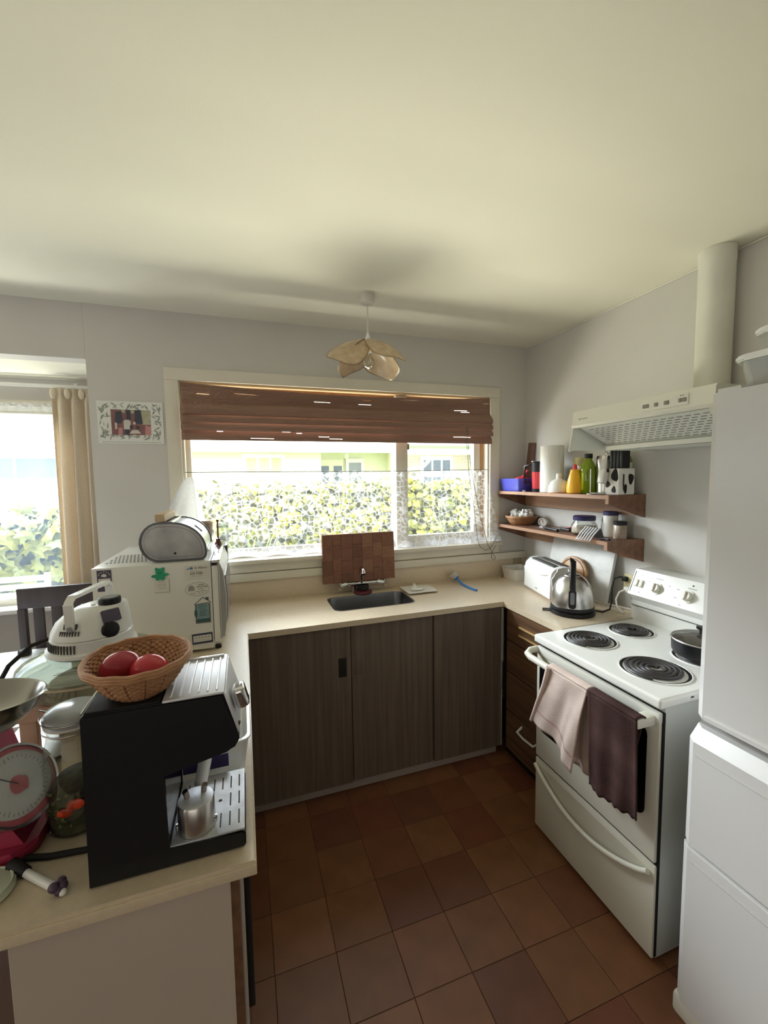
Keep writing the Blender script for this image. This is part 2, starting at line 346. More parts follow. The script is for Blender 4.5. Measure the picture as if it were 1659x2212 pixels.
def facing(origin, right, up):
    r = Vector(right).normalized(); u = Vector(up).normalized(); n = r.cross(u)
    mm = Matrix((r, u, n)).transposed().to_4x4(); mm.translation = origin; return mm
def rrect(x0, x1, y0, y1, r, n=5):
    out = []
    for cx, cy, a in ((x1 - r, y0 + r, -pi / 2), (x1 - r, y1 - r, 0), (x0 + r, y1 - r, pi / 2), (x0 + r, y0 + r, pi)):
        out += [(cx + r * cos(a + pi / 2 * i / n), cy + r * sin(a + pi / 2 * i / n)) for i in range(n + 1)]
    return out
def copy_tree(o, loc, label=None):
    c = o.copy(); C.objects.link(c); c.location = loc
    if label: c['label'] = label
    for ch in list(o.children):
        d = ch.copy(); C.objects.link(d); d.parent = c
        for g in list(ch.children):
            e = g.copy(); C.objects.link(e); e.parent = d
    return c

# ------------------------------------------------------------------ the room
D, R, ZC = 2.457, 1.867, 2.452
E_ = 0.10
wb = MB()
wb.box(-0.705, -0.297, D, D + E_, 0, ZC); wb.box(1.575, R + 0.1, D, D + E_, 0, ZC)
wb.box(-0.297, 1.575, D, D + E_, 0, 1.115); wb.box(-0.297, 1.575, D, D + E_, 2.105, ZC)
struct('wall_back', wb, M['wall'])
struct('wall_back_header', MB().box(-4.0, -0.7065, D + 0.003, D + E_, 2.186, ZC).box(-4.0, -3.2, D + 0.003, D + E_, 0, 2.186), M['wall'])
struct('wall_bay', MB().box(-3.2, -0.63, 3.0, 3.08, 0, 0.86).box(-3.2, -0.63, 3.0, 3.08, 2.02, 2.186).box(-0.93, -0.63, 3.0, 3.08, 0.86, 2.02).box(-3.2, -3.0, 3.0, 3.08, 0.86, 2.02), M['wall'])
struct('wall_bay_side', MB().box(-0.70, -0.63, D + E_, 2.999, 0, 2.1855), M['wall'])
struct('ceiling_bay', MB().box(-3.3, -0.63, D + E_, 3.1, 2.186, 2.25), M['ceiling'])
struct('wall_right', MB().box(R, R + 0.1, -3.1, D, 0, ZC), M['wall'])
struct('wall_left', MB().box(-4.1, -4.0, -3.1, 3.1, 0, ZC), M['wall'])
struct('wall_rear', MB().box(-4.1, R + 0.1, -3.2, -3.1, 0, ZC), M['wall'])
struct('ceiling', MB().box(-4.1, R + 0.1, -3.2, D + E_, ZC, ZC + 0.1), M['ceiling'])
struct('trim_1', MB().tube([(R - 0.004, -3.0, ZC - 0.004), (R - 0.004, D, ZC - 0.004)], 0.0035, 6), M['ceiling'])
fl = struct('floor', MB().box(-4.1, R + 0.1, -3.2, 3.08, -0.12, -0.003), M['subfloor'])
tile_me = []
for t in M['tiles']:
    mb = MB().box(-0.0992, 0.0992, -0.0992, 0.0992, -0.003, 0.0, 0.001, 1)
    me = bpy.data.meshes.new('tile'); mb.bm.to_mesh(me); mb.bm.free(); me.materials.append(t); tile_me.append(me)
rt_ = random.Random(3)
for i in range(-1, 10):
    for j in range(-6, 5):
        o = bpy.data.objects.new('tile', tile_me[rt_.choices(range(6), [4, 4, 2, 2, 4, 2])[0]]); C.objects.link(o); o.parent = fl
        o.location = (0.135 + 0.2 * i, 1.17 + 0.2 * j, 0)

# kitchen window -------------------------------------------------------------
w1 = thing('window_1', 'wide kitchen window with cream casing above the sink bench', 'window', (0.64, D, 1.12)); w1['kind'] = 'structure'
T = M['trim']
obj('casing', MB().box(-0.363, -0.297, D - 0.016, D, 1.137, 2.105, 0.003), T, w1)
obj('casing', MB().box(1.575, 1.647, D - 0.016, D, 1.137, 2.105, 0.003), T, w1)
obj('casing', MB().box(-0.363, 1.647, D - 0.016, D, 2.105, 2.168, 0.003), T, w1)
obj('jamb', MB().box(-0.297, -0.285, D, D + 0.12, 1.137, 2.105), T, w1)
obj('head_lining', MB().box(-0.285, 1.563, D, D + 0.12, 2.093, 2.105), P('head_lining_wood', (0.66, 0.44, 0.24), 0.5), w1, label='tan bare wood head lining')
obj('jamb', MB().box(1.563, 1.575, D - 0.0, D + 0.05, 1.137, 2.105), T, w1)
obj('jamb', MB().box(1.548, 1.575, D + 0.05, D + 0.12, 1.137, 2.105).box(-0.285, 1.55, D + 0.06, D + 0.12, 2.055, 2.093), M['wood_jamb'], w1, label='bare wood sash jamb coloured sunlit orange')
obj('sill', MB().box(-0.38, 1.66, D - 0.040, D + 0.12, 1.113, 1.137, 0.005), T, w1)
obj('apron', MB().box(-0.363, 1.647, D - 0.018, D, 1.063, 1.113, 0.003).box(-0.363, R - 0.002, D - 0.030, D, 1.016, 1.060, 0.004), T, w1)
obj('mullion', MB().box(0.917, 0.995, D + 0.02, D + 0.12, 1.137, 2.093, 0.004), T, w1)
obj('sash', MB().box(-0.285, 0.917, D + 0.07, D + 0.11, 1.137, 1.185, 0.003).box(-0.285, -0.262, D + 0.07, D + 0.11, 1.185, 2.06), T, w1)
obj('sash', MB().box(0.995, 1.548, D + 0.06, D + 0.10, 1.137, 1.205, 0.003).box(1.495, 1.548, D + 0.06, D + 0.10, 1.205, 2.06, 0.003).box(0.995, 1.012, D + 0.06, D + 0.10, 1.205, 2.06, 0.003), T, w1)
obj('window_catch', MB().box(1.005, 1.02, D + 0.05, D + 0.06, 1.76, 1.80, 0.002), M['steel_dark'], w1)
obj('pane', MB().box(-0.262, 0.917, D + 0.088, D + 0.091, 1.185, 2.06), M['glass'], w1)
obj('pane', MB().box(1.012, 1.495, D + 0.078, D + 0.081, 1.205, 2.06), M['glass'], w1)
# bay window ------------------------------------------------------------------
w2 = thing('window_2', 'dining bay window behind the sheer net, left edge', 'window', (-2.0, 3.0, 0.86)); w2['kind'] = 'structure'
obj('frame', MB().box(-3.0, -0.93, 2.985, 3.0, 2.0, 2.06).box(-3.0, -2.95, 3.0, 3.07, 0.86, 2.02).box(-0.98, -0.93, 3.0, 3.07, 0.86, 2.02).box(-3.0, -0.93, 3.0, 3.07, 1.985, 2.02).box(-3.0, -0.93, 3.0, 3.07, 0.86, 0.905), T, w2)
obj('sill', MB().box(-3.05, -0.88, 2.88, 3.0, 0.84, 0.865, 0.004), M['white'], w2)
obj('pane', MB().box(-2.95, -0.98, 3.03, 3.033, 0.905, 1.985), M['glass'], w2)

# ------------------------------------------------------------------ blind, lace, curtains
bl = thing('bamboo_blind', 'dark brown woven bamboo blind half drawn over the kitchen window', 'blind', (0.64, D - 0.03, 1.795))
def fold(z1, z0, ytop, ybot, seed, nholes):
    rr = random.Random(seed); nv = int((z1 - z0) / 0.0035); nu = 120
    holes = set()
    for _ in range(nholes):
        j = rr.randrange(2, nv - 2); i = rr.randrange(nu); L = rr.randrange(2, 9)
        for q in range(L): holes.add((min(nu - 1, i + q), j))
    def fn(u, v):
        z = z1 + (z0 - z1) * v; x = -0.290 + u * 1.862
        sag = -0.030 * sin(pi * min(1, max(0, u))) ** 0.8 * (1 - v) if z1 > 2.07 else 0
        y = ytop + (ybot - ytop) * (v if z1 > 2.07 else sin(v * pi * 0.62) / sin(pi * 0.5)) + 0.0012 * (1 if int(v * nv + 0.5) % 2 else -1) + 0.002 * sin(u * 37 + seed)
        return (x, y, z + sag)
    return MB().grid(fn, nu, nv, skip=lambda i, j: (i, j) in holes)
for k, (z1, z0, ya, yb, nh) in enumerate([(2.100, 1.985, D - 0.006, D - 0.016, 10), (1.995, 1.928, D - 0.010, D - 0.052, 0), (1.945, 1.888, D - 0.012, D - 0.056, 0), (1.905, 1.846, D - 0.012, D - 0.056, 0), (1.862, 1.796, D - 0.010, D - 0.040, 10)]):
    obj('fold', fold(z1, z0, ya, yb, k, nh), M['bamboo'], bl, thick=0.0012)
cordp = [(1.37, D - 0.055, 1.90), (1.375, D - 0.058, 1.78), (1.39, D - 0.058, 1.60), (1.43, D - 0.058, 1.36), (1.455, D - 0.058, 1.17), (1.475, D - 0.058, 1.118), (1.51, D - 0.058, 1.093), (1.55, D - 0.058, 1.10), (1.585, D - 0.058, 1.15), (1.60, D - 0.06, 1.19)]
cordq = [(1.378, D - 0.06, 1.90), (1.385, D - 0.062, 1.75), (1.42, D - 0.062, 1.55), (1.47, D - 0.062, 1.33), (1.53, D - 0.062, 1.13), (1.575, D - 0.062, 1.06), (1.59, D - 0.062, 1.035), (1.578, D - 0.062, 1.022), (1.558, D - 0.062, 1.04), (1.56, D - 0.062, 1.07), (1.59, D - 0.062, 1.12)]
obj('pull_cord', MB().tube(cordp, 0.0018, 5), M['cord'], bl); obj('pull_cord', MB().tube(cordq, 0.0018, 5), M['cord'], bl)

lc = thing('lace_curtain', 'white lace half curtain strung across the lower kitchen window', 'curtain', (0.64, D - 0.02, 1.15))
def lacefn(u, v):
    x0 = -0.255 + u * 1.808; x = x0
    y = D - 0.010 - 0.030 * v + 0.006 * sin(u * 55) * (0.3 + v) + 0.004 * sin(u * 121 + 1)
    if u > 0.93: x += (u - 0.93) / 0.07 * 0.090 * v ** 1.2; y -= 0.012 * v
    zt = 1.627 + 0.003 * sin(u * 130); zb = 1.146 + 0.004 * sin(u * 60) + (0.025 * max(0, 0.55 - u))
    return (x, y, zt + (zb - zt) * v)
mbl = MB(); lay = None
mbl.grid(lambda u, v: lacefn(u, v), 150, 26, uv=(3.76, -1.0))
for f in mbl.bm.faces:
    lay = mbl.bm.loops.layers.uv.verify()
    for l in f.loops: l[lay].uv.y += 1.0
obj('lace_panel', mbl, M['lace'], lc)
# scalloped flower border along the top edge: real little motifs
bd = MB()
for k in range(46):
    x = -0.24 + k * 0.0395; zz = 1.602; yy = D - 0.0135
    if k % 2 == 0:
        for a in range(4): bd.ball((x + 0.0085 * cos(a * pi / 2), yy, zz + 0.0085 * sin(a * pi / 2)), 0.007, 1, 0.08, 1, 8, 5)
    else:
        bd.ball((x, yy, zz + 0.012), 0.005, 1.6, 0.08, 1, 8, 5)
obj('border_motifs', bd, M['lacefold'], lc, kind='stuff')
obj('curtain_wire', MB().tube([(-0.285, D - 0.012, 1.628), (0.2, D - 0.012, 1.626), (0.9, D - 0.012, 1.624), (1.563, D - 0.012, 1.629)], 0.0022, 6), M['cord'], lc)
# left end bunched up and pulled over the casing
def bunch(u, v):
    th = u * 2 * pi; rx = 0.012 + 0.075 * v ** 0.75; cx = -0.262 - 0.055 * v + 0.030 * v * v; zz = 1.60 - 0.235 * v
    k = 1 + 0.14 * sin(th * 7 + v * 3)
    return (cx + rx * cos(th) * k, D - 0.060 - 0.010 * v + 0.030 * v * sin(th) * k, zz - 0.02 * sin(th * 3) * v)
obj('gathered_end', MB().grid(bunch, 56, 14), M['lacefold'], lc)

rail = thing('curtain_rail', 'white curtain rail under the bay soffit, upper left', 'curtain rail', (-2.0, 2.9, 2.12))
obj('track', MB().box(-3.1, -0.72, 2.893, 2.907, 2.122, 2.140, 0.002), M['white'], rail)
for xx in (-1.6, -0.9): obj('bracket', MB().box(xx, xx + 0.02, 2.895, 3.0, 2.140, 2.150), M['white'], rail)
cu = thing('cream_curtain', 'cream pleated full length curtain drawn to the right of the bay', 'curtain', (-0.92, 2.9, 0.35))
def curt(u, v):
    a = 1 - 0.10 * sin(pi * v ** 0.6)
    x = -0.775 - 0.24 * (1 - u) * (0.96 + 0.10 * v) - 0.03 * v * 0
    y = 2.885 + (0.026 + 0.012 * v) * sin(u * 2 * pi * 3.6 + 0.6 * sin(v * 3)) + 0.006 * sin(u * 41)
    if v < 0.05: y = 2.885 + 0.020 * sin(u * 2 * pi * 3.6)
    return (x, y, 2.118 - 1.76 * v)
obj('drape', MB().grid(curt, 90, 36), M['curtain'], cu, thick=0.002)
for q in range(4):
    xx = -0.99 + 0.068 * q
    obj('pleat', MB().ball((xx, 2.862, 2.085), 0.02, 0.8, 0.7, 1.5, 12, 8), M['curtain'], cu)
net = thing('net_curtain', 'sheer bluish net curtain across the dining bay window', 'curtain', (-2.0, 2.955, 0.90))
def netf(u, v):
    return (-3.0 + 2.03 * u, 2.955 + 0.014 * sin(u * 75 + 0.5 * sin(v * 4)) + 0.008 * sin(u * 31), 2.03 - 1.12 * v)
obj('sheer', MB().grid(netf, 220, 12), M['net'], net)
obj('heading', MB().grid(lambda u, v: (-3.0 + 2.03 * u, 2.950 + 0.006 * sin(u * 230), 2.04 - 0.045 * v + 0.003 * sin(u * 300)), 260, 2), M['lacefold'], net)
obj('hem_rod', MB().tube([(-3.0, 2.955, 2.02), (-0.97, 2.955, 2.02)], 0.004, 6), M['white'], net)

# ------------------------------------------------------------------ bench, cabinets
YF, XL, YE, XRF = 1.915, -0.007, 0.742, 1.325
wt = thing('worktop', 'cream laminate worktop running in a U from the peninsula to the stove', 'worktop', (0.4, 2.1, 0.873))
SX0, SX1, SY0, SY1 = 0.428, 0.880, 2.078, 2.330
bm = bmesh.new()
out = [(-0.62, YE), (XL, YE), (XL, YF), (XRF, YF), (XRF, 1.475), (R - 0.002, 1.475), (R - 0.002, D - 0.017), (-0.62, D - 0.017)]
inn = rrect(SX0, SX1, SY0, SY1, 0.045, 6)
def loop(pts, z):
    vs = [bm.verts.new((x, y, z)) for x, y in pts]; return [bm.edges.new((vs[i], vs[(i + 1) % len(vs)])) for i in range(len(vs))]
eo = loop(out, 0.9); ei = loop(inn, 0.9)
bmesh.ops.triangle_fill(bm, edges=eo + ei, use_beauty=True)
ex = bmesh.ops.extrude_face_region(bm, geom=list(bm.faces)); bmesh.ops.translate(bm, vec=(0, 0, -0.027), verts=[v for v in ex['geom'] if isinstance(v, bmesh.types.BMVert)])
obj('slab', bm, M['counter'], wt, smooth=False)
obj('upstand', MB().box(-0.62, R - 0.002, D - 0.017, D - 0.001, 0.873, 1.0155, 0.003), M['counter'], wt)
obj('front_edge', MB().box(XL - 0.0005, XL + 0.004, YE, YF, 0.8735, 0.8975, 0.0015).box(-0.62, XL + 0.004, YE - 0.0035, YE + 0.0005, 0.874, 0.8925, 0.0015), M['counter'], wt)

sk = thing('sink', 'dark stainless sink set into the bench under the window', 'sink', (0.65, 2.2, 0.72))
rings = []
for (ins, z, r) in [(-0.004, 0.9012, 0.047), (0.004, 0.9012, 0.045), (0.006, 0.892, 0.045), (0.014, 0.78, 0.045), (0.03, 0.745, 0.04), (0.10, 0.74, 0.03)]:
    rings.append([(x, y, z) for x, y in rrect(SX0 + ins, SX1 - ins, SY0 + ins, SY1 - ins, r, 6)])
obj('bowl', MB().ring_loft(rings, cap=False).prism(rrect(SX0 + 0.1, SX1 - 0.1, SY0 + 0.1, SY1 - 0.1, 0.03, 6), 'z', 0.737, 0.7405), M['sink'], sk)
obj('waste', MB().lathe([(0.045, 0.742), (0.04, 0.746), (0.02, 0.744)], (0.66, 2.2)), M['blackmat'], sk)
tp = thing('tap', 'chrome bench tap with two cross handles above the sink', 'tap', (0.655, 2.40, 0.9))
obj('bar', MB().tube([(0.555, 2.405, 0.952), (0.76, 2.405, 0.952)], 0.0175, 14).cyl((0.61, 2.405, 0.9), (0.61, 2.405, 0.952), 0.012).cyl((0.70, 2.405, 0.9), (0.70, 2.405, 0.952), 0.012), M['chrome'], tp)
obj('spout', MB().tube([(0.655, 2.40, 0.955), (0.655, 2.395, 1.0), (0.653, 2.385, 1.035), (0.650, 2.36, 1.05), (0.648, 2.33, 1.045), (0.647, 2.315, 1.025)], 0.0125, 12), M['chrome'], tp)
for sx, hx in ((-1, 0.54), (1, 0.775)):
    h = MB().cyl((hx - sx * 0.015, 2.40, 0.952), (hx + sx * 0.018, 2.385, 0.95), 0.021, 0.016)
    for a in range(4):
        an = a * pi / 2 + 0.5
        h.cyl((hx + sx * 0.016, 2.386, 0.95), (hx + sx * 0.02, 2.386 + 0.028 * cos(an), 0.95 + 0.028 * sin(an)), 0.006, 0.0075, 8)
    obj('handle', h, M['chrome'], tp)
scb = thing('pot_scrubber', 'dark red and black pot scrubber on the bench below the tap', 'scrubber', (0.655, 2.363, 0.9))
obj('pad', MB().lathe([(0.05, 0.9), (0.056, 0.907), (0.05, 0.916), (0.03, 0.92)], (0.655, 2.366)), M['maroon'], scb)
obj('grip', MB().lathe([(0.026, 0.918), (0.034, 0.928), (0.030, 0.94), (0.006, 0.944)], (0.655, 2.366)), M['blackmat'], scb)

# end-grain chopping board leaning on the sill
cb = thing('chopping_board', 'reddish end-grain chopping board standing behind the tap', 'chopping board', (0.645, 2.40, 0.968))
tilt = Matrix.Translation((0.645, 2.398, 0.968)) @ Matrix.Rotation(radians(-3), 4, 'X')
rb = random.Random(11); xs = [-0.222]
cols = [0.062, 0.05, 0.07, 0.058, 0.066, 0.06, 0.078]
xx = -0.222
for ci, wdt in enumerate(cols):
    zz = 0.0; hs = [0.075, 0.07, 0.08, 0.063] if ci % 2 else [0.05, 0.08, 0.072, 0.086]
    for hh in hs:
        obj('block', MB().box(xx + 0.0003, xx + wdt - 0.0003, -0.012, 0.012 + rb.uniform(0, 0.0006), zz + 0.0003, zz + hh - 0.0003, 0.0008, 1).xf(tilt), rb.choice(M['cutboard']), cb)
        zz += hh
    xx += wdt

def door_board(x0, x1, y0, y1, z0, z1): return MB().box(x0, x1, y0, y1, z0, z1, 0.0012, 1)
sc = thing('sink_cabinet', 'dark wood grain three-door base cabinet under the sink', 'cabinet', (0.65, 2.1, 0))
obj('carcass', MB().box(XL - 0.012, XRF + 0.02, YF + 0.035, D - 0.02, 0.075, 0.735).box(XL - 0.012, XRF + 0.02, YF + 0.035, YF + 0.05, 0.735, 0.872).box(XL - 0.012, SX0 - 0.03, YF + 0.05, D - 0.02, 0.735, 0.872).box(SX1 + 0.03, XRF + 0.02, YF + 0.05, D - 0.02, 0.735, 0.872), M['kick'], sc)
obj('kickboard', MB().box(XL - 0.012, XRF, YF + 0.062, YF + 0.075, 0.0, 0.075).box(XL - 0.012, XRF - 0.02, YF + 0.035, YF + 0.062, 0.062, 0.075), M['kick'], sc)
for k, (a, b) in enumerate([(XL + 0.001, 0.4665), (0.4715, 0.9075), (0.9135, XRF - 0.006)]):
    y0 = YF + (0.014 if k != 1 else 0.020)
    d = door_board(a, b, y0, y0 + 0.018, 0.068, 0.866)
    dr = obj('door', d, M['door_wood'], sc)
    if k == 0: obj('finger_pull', MB().box(b - 0.062, b - 0.022, y0 - 0.0008, y0 + 0.004, 0.62, 0.715, 0.001), M['blackmat'], dr)
    if k == 1: obj('finger_pull', MB().box(a + 0.010, a + 0.052, y0 - 0.0008, y0 + 0.004, 0.62, 0.715, 0.001), M['door_wood'], dr)
obj('corner_strip', MB().box(XRF - 0.004, XRF + 0.008, YF + 0.010, YF + 0.03, 0.56, 0.866).box(XRF - 0.002, XRF + 0.004, YF + 0.012, YF + 0.03, 0.07, 0.40), M['kick'], sc)

du = thing('drawer_unit', 'brown wood drawer stack between the corner and the stove', 'cabinet', (1.6, 1.7, 0))
obj('carcass', MB().box(XRF + 0.035, R - 0.01, 1.478, YF + 0.03, 0.07, 0.872), M['blackmat'], du)
obj('kickboard', MB().box(XRF + 0.06, XRF + 0.07, 1.478, YF + 0.06, 0, 0.07), M['blackmat'], du)
for z0, z1 in ((0.695, 0.865), (0.52, 0.688), (0.30, 0.513), (0.075, 0.293)):
    dr = obj('drawer', MB().box(XRF + 0.014, XRF + 0.034, 1.480, YF - 0.012, z0, z1, 0.0015, 1), M['drawer_wood'], du)
    if z0 > 0.6:
        obj('recess_pull', MB().box(XRF + 0.012, XRF + 0.016, 1.62, 1.79, 0.757, 0.795), M['drawer_wood'], dr)
        obj('gilt_trim', MB().box(XRF + 0.006, XRF + 0.0145, 1.618, 1.792, 0.793, 0.799).box(XRF + 0.006, XRF + 0.0145, 1.618, 1.792, 0.750, 0.755), P('gilt_trim', (0.85, 0.60, 0.25), 0.45, 0.3), dr, label='thin gilt edge of the recessed pull')
    elif z0 < 0.2:
        obj('handle', MB().tube([(XRF + 0.016, 1.765, 0.266), (XRF - 0.022, 1.755, 0.252), (XRF - 0.028, 1.70, 0.252), (XRF - 0.022, 1.63, 0.252), (XRF + 0.016, 1.62, 0.266)], 0.006, 8), M['white'], dr, label='white bow handle')

pc = thing('peninsula_cabinet', 'beige panelled peninsula base cabinet in the lower left corner', 'cabinet', (-0.3, 1.3, 0))
obj('end_panel', MB().box(-0.372, -0.049, YE + 0.004, YE + 0.022, 0.0, 0.872, 0.001, 1), M['panel'], pc)
obj('carcass', MB().box(-0.37, -0.055, YE + 0.022, 1.94, 0.07, 0.872), M['blackmat'], pc)
obj('back_panel', MB().box(-0.372, -0.370, YE + 0.022, D - 0.02, 0.0, 0.872), M['panel'], pc)
obj('kickboard', MB().box(-0.085, -0.075, YE + 0.022, 1.94, 0, 0.07), M['kick'], pc)
for a, b in ((YE + 0.006, 1.13), (1.134, 1.53), (1.534, 1.925)):
    dr = obj('door', MB().box(-0.0535, -0.034, a, b, 0.072, 0.868, 0.001, 1), M['drawer_wood'], pc)
    if a < 0.8:
        obj('edge_strip', MB().box(-0.034, -0.0275, a + 0.004, a + 0.022, 0.10, 0.868), M['kick'], dr)
        obj('handle', MB().box(-0.030, -0.016, a + 0.030, a + 0.046, 0.565, 0.868, 0.003), M['blackmat'], dr, label='long dark vertical handle')

# ------------------------------------------------------------------ stove
st = thing('stove', 'white freestanding electric stove with four black coil plates', 'stove', (1.5, 1.18, 0))
S0, S1 = 0.892, 1.466
obj('body', MB().box(1.205, 1.86, S0 + 0.004, S1 - 0.004, 0.02, 0.868), P('stove_side', (0.66, 0.68, 0.64), 0.35), st)
obj('foot', MB().box(1.25, 1.80, S0 + 0.02, S1 - 0.02, 0, 0.02), M['blackmat'], st)
obj('hob', MB().box(1.172, 1.80, S0 - 0.006, S1 + 0.004, 0.866, 0.900, 0.010, 3), M['enamel'], st)
obj('door', MB().box(1.186, 1.206, S0 + 0.006, S1 - 0.002, 0.352, 0.848, 0.005), M['ivory'], st).name
ovd = [o for o in st.children if o.name.startswith('door')][0]
obj('glass', MB().prism(rrect(S0 + 0.045, S1 - 0.022, 0.478, 0.785, 0.03, 4), 'x', 1.1835, 1.19), M['ovenglass'], ovd)
obj('edge_gap_strip', MB().box(1.196, 1.204, S0 + 0.0005, S1 - 0.001, 0.03, 0.85), M['blackmat'], st)  # black strip put in for the dark gap at the door edge
obj('door_rail', MB().box(1.180, 1.20, S0 + 0.004, S1 - 0.002, 0.815, 0.849, 0.006), M['appl'], st)
obj('door_handle', MB().tube([(1.18, S1 - 0.006, 0.835), (1.150, S1 - 0.002, 0.832), (1.128, S1 - 0.012, 0.825), (1.120, S1 - 0.04, 0.822), (1.120, S0 + 0.05, 0.822)], 0.0135, 12).box(1.108, 1.186, S0 + 0.016, S0 + 0.052, 0.805, 0.838, 0.008), M['ivory'], ovd)
dw = obj('warming_drawer', MB().box(1.188, 1.206, S0 + 0.004, S1 + 0.0, 0.022, 0.340, 0.005), M['ivory'], st)
arc = []
for k in range(25):
    u = k / 24; arc.append((1.176 - 0.010 * sin(pi * u), S1 - 0.012 - u * (S1 - S0 - 0.03), 0.318 - 0.085 * sin(pi * u) ** 0.8 + 0.0 * u))
obj('scoop_handle', MB().tube(arc, 0.009, 10), M['ivory'], dw)
sl = []
obj('scoop_shading', MB().prism([(y, z) for _, y, z in arc] , 'x', 1.1865, 1.1895), P('scoop_shade', (0.60, 0.57, 0.47), 0.4), dw)  # flat darker lens, the shade inside the scoop put into its colour
# raised hob rim line and the back panel
prof = [(1.86, 0.86), (1.742, 0.894), (1.742, 0.967), (1.738, 0.967), (1.738, 0.990), (1.712, 1.022), (1.762, 1.135), (1.86, 1.135)]
bp_ = obj('back_panel', MB().prism(prof, 'y', S0 - 0.004, S1 + 0.016, 0.002), M['enamel'], st)
obj('panel_joint', MB().box(1.7365, 1.744, S0 - 0.004, S1 + 0.012, 0.965, 0.968), M['slot'], st)
nx = Vector((-0.113, 0, 0.05)).normalized(); up = Vector((0.05, 0, 0.113)).normalized()
pm = lambda y, s: Vector((1.712, 0, 1.022)) + Vector((0.05, 0, 0.113)) * s + Vector((0, y, 0))
obj('panel_edge', MB().tube([pm(S1 + 0.008, 0.1) + nx * 0.0005, pm(S1 + 0.008, 0.92) + nx * 0.0005], 0.0016, 6), M['slot'], bp_)
for y, s in ((1.352, 0.44), (1.212, 0.44)):
    c = pm(y, s)
    kb = obj('knob', MB().cyl(c, c + nx * 0.006, 0.027, 0.027, 24).cyl(c + nx * 0.006, c + nx * 0.022, 0.021, 0.018, 24), M['ivory'], st)
    obj('grip', MB().box(-0.004, 0.004, -0.018, 0.018, 0.0, 0.008, 0.002).xf(facing(c + nx * 0.021, (0, -1, 0), up)), M['ivory'], kb)
for y in (1.452, 1.428):
    c = pm(y, 0.47)
    obj('rocker_switch', MB().box(-0.008, 0.008, -0.017, 0.017, 0, 0.009, 0.002).xf(facing(c, (0, -1, 0), up)), M['ivory'], st)
c = pm(1.206, 0.84); obj('indicator_lamp', MB().cyl(c, c + nx * 0.002, 0.003), M['slot'], st)
mk = MB()
for y, s, wd in ((1.440, 0.80, 0.014), (1.452, 0.16, 0.012), (1.428, 0.14, 0.012), (1.352, 0.80, 0.034), (1.395, 0.62, 0.010), (1.398, 0.34, 0.010), (1.30, 0.64, 0.008), (1.205, 0.73, 0.036), (1.26, 0.60, 0.012), (1.262, 0.30, 0.012), (1.235, 0.10, 0.01)):
    mk.box(-wd / 2, wd / 2, -0.0015, 0.0015, 0, 0.0004).xf(Matrix.Identity(4)) if False else None
    q = MB().box(-wd / 2, wd / 2, -0.0015, 0.0015, 0, 0.0006).xf(facing(pm(y, s), (0, -1, 0), up)); tmp = bpy.data.meshes.new('t'); q.bm.to_mesh(tmp); q.bm.free(); mk.bm.from_mesh(tmp); bpy.data.meshes.remove(tmp)
obj('printed_marks', mk, M['greyink'], st)
def plate(cx, cy, r):
    e = obj('drip_bowl', MB().lathe([(r + 0.010, 0.8995), (r + 0.008, 0.9025), (r, 0.9020), (r - 0.004, 0.8990), (0.01, 0.8985)], (cx, cy), 40), M['blackmat'], st)
    pts = []; turns = 4.6; N = 120
    for i in range(N + 1):
        a = 2 * pi * turns * i / N; rr = 0.018 + (r - 0.026) * i / N
        pts.append((cx + rr * cos(a), cy + rr * sin(a), 0.9065))
    obj('coil_element', MB().tube(pts, 0.0058, 7), M['coil'], e)
    obj('trim_ring', MB().tube([(cx + (r + 0.009) * cos(2 * pi * i / 40), cy + (r + 0.009) * sin(2 * pi * i / 40), 0.901) for i in range(40)], 0.003, 6, closed=True), M['enamel'], e)
plate(1.338, 1.328, 0.092); plate(1.583, 1.345, 0.078); plate(1.338, 1.040, 0.100); plate(1.590, 1.045, 0.090)
obj('enamel_chip', MB().box(1.300, 1.312, S0 - 0.0068, S0 - 0.0055, 0.884, 0.889), M['slot'], st)
pn = thing('saucepan', 'small black saucepan with a glass lid on the rear coil plate', 'saucepan', (1.575, 1.045, 0.9125))
obj('pot', MB().lathe([(0.072, 0.9125), (0.086, 0.918), (0.092, 0.93), (0.094, 0.972), (0.092, 0.972), (0.088, 0.93), (0.07, 0.922)], (1.575, 1.045), 40), M['black'], pn)
obj('lid', MB().lathe([(0.095, 0.973), (0.095, 0.976), (0.075, 0.986), (0.03, 0.995), (0.005, 0.997)], (1.575, 1.045), 40), M['lidglass'], pn)
obj('lid_rim', MB().tube([(1.575 + 0.0945 * cos(2 * pi * i / 40), 1.045 + 0.0945 * sin(2 * pi * i / 40), 0.9745) for i in range(40)], 0.0025, 6, closed=True), M['steel'], pn)
obj('lid_knob', MB().lathe([(0.009, 0.995), (0.008, 1.008), (0.018, 1.014), (0.018, 1.022), (0.004, 1.025)], (1.575, 1.045)), M['black'], pn)
obj('pot_handle', MB().tube([(1.66, 1.02, 0.955), (1.72, 1.0, 0.962), (1.78, 0.975, 0.966)], 0.009, 8), M['black'], pn)

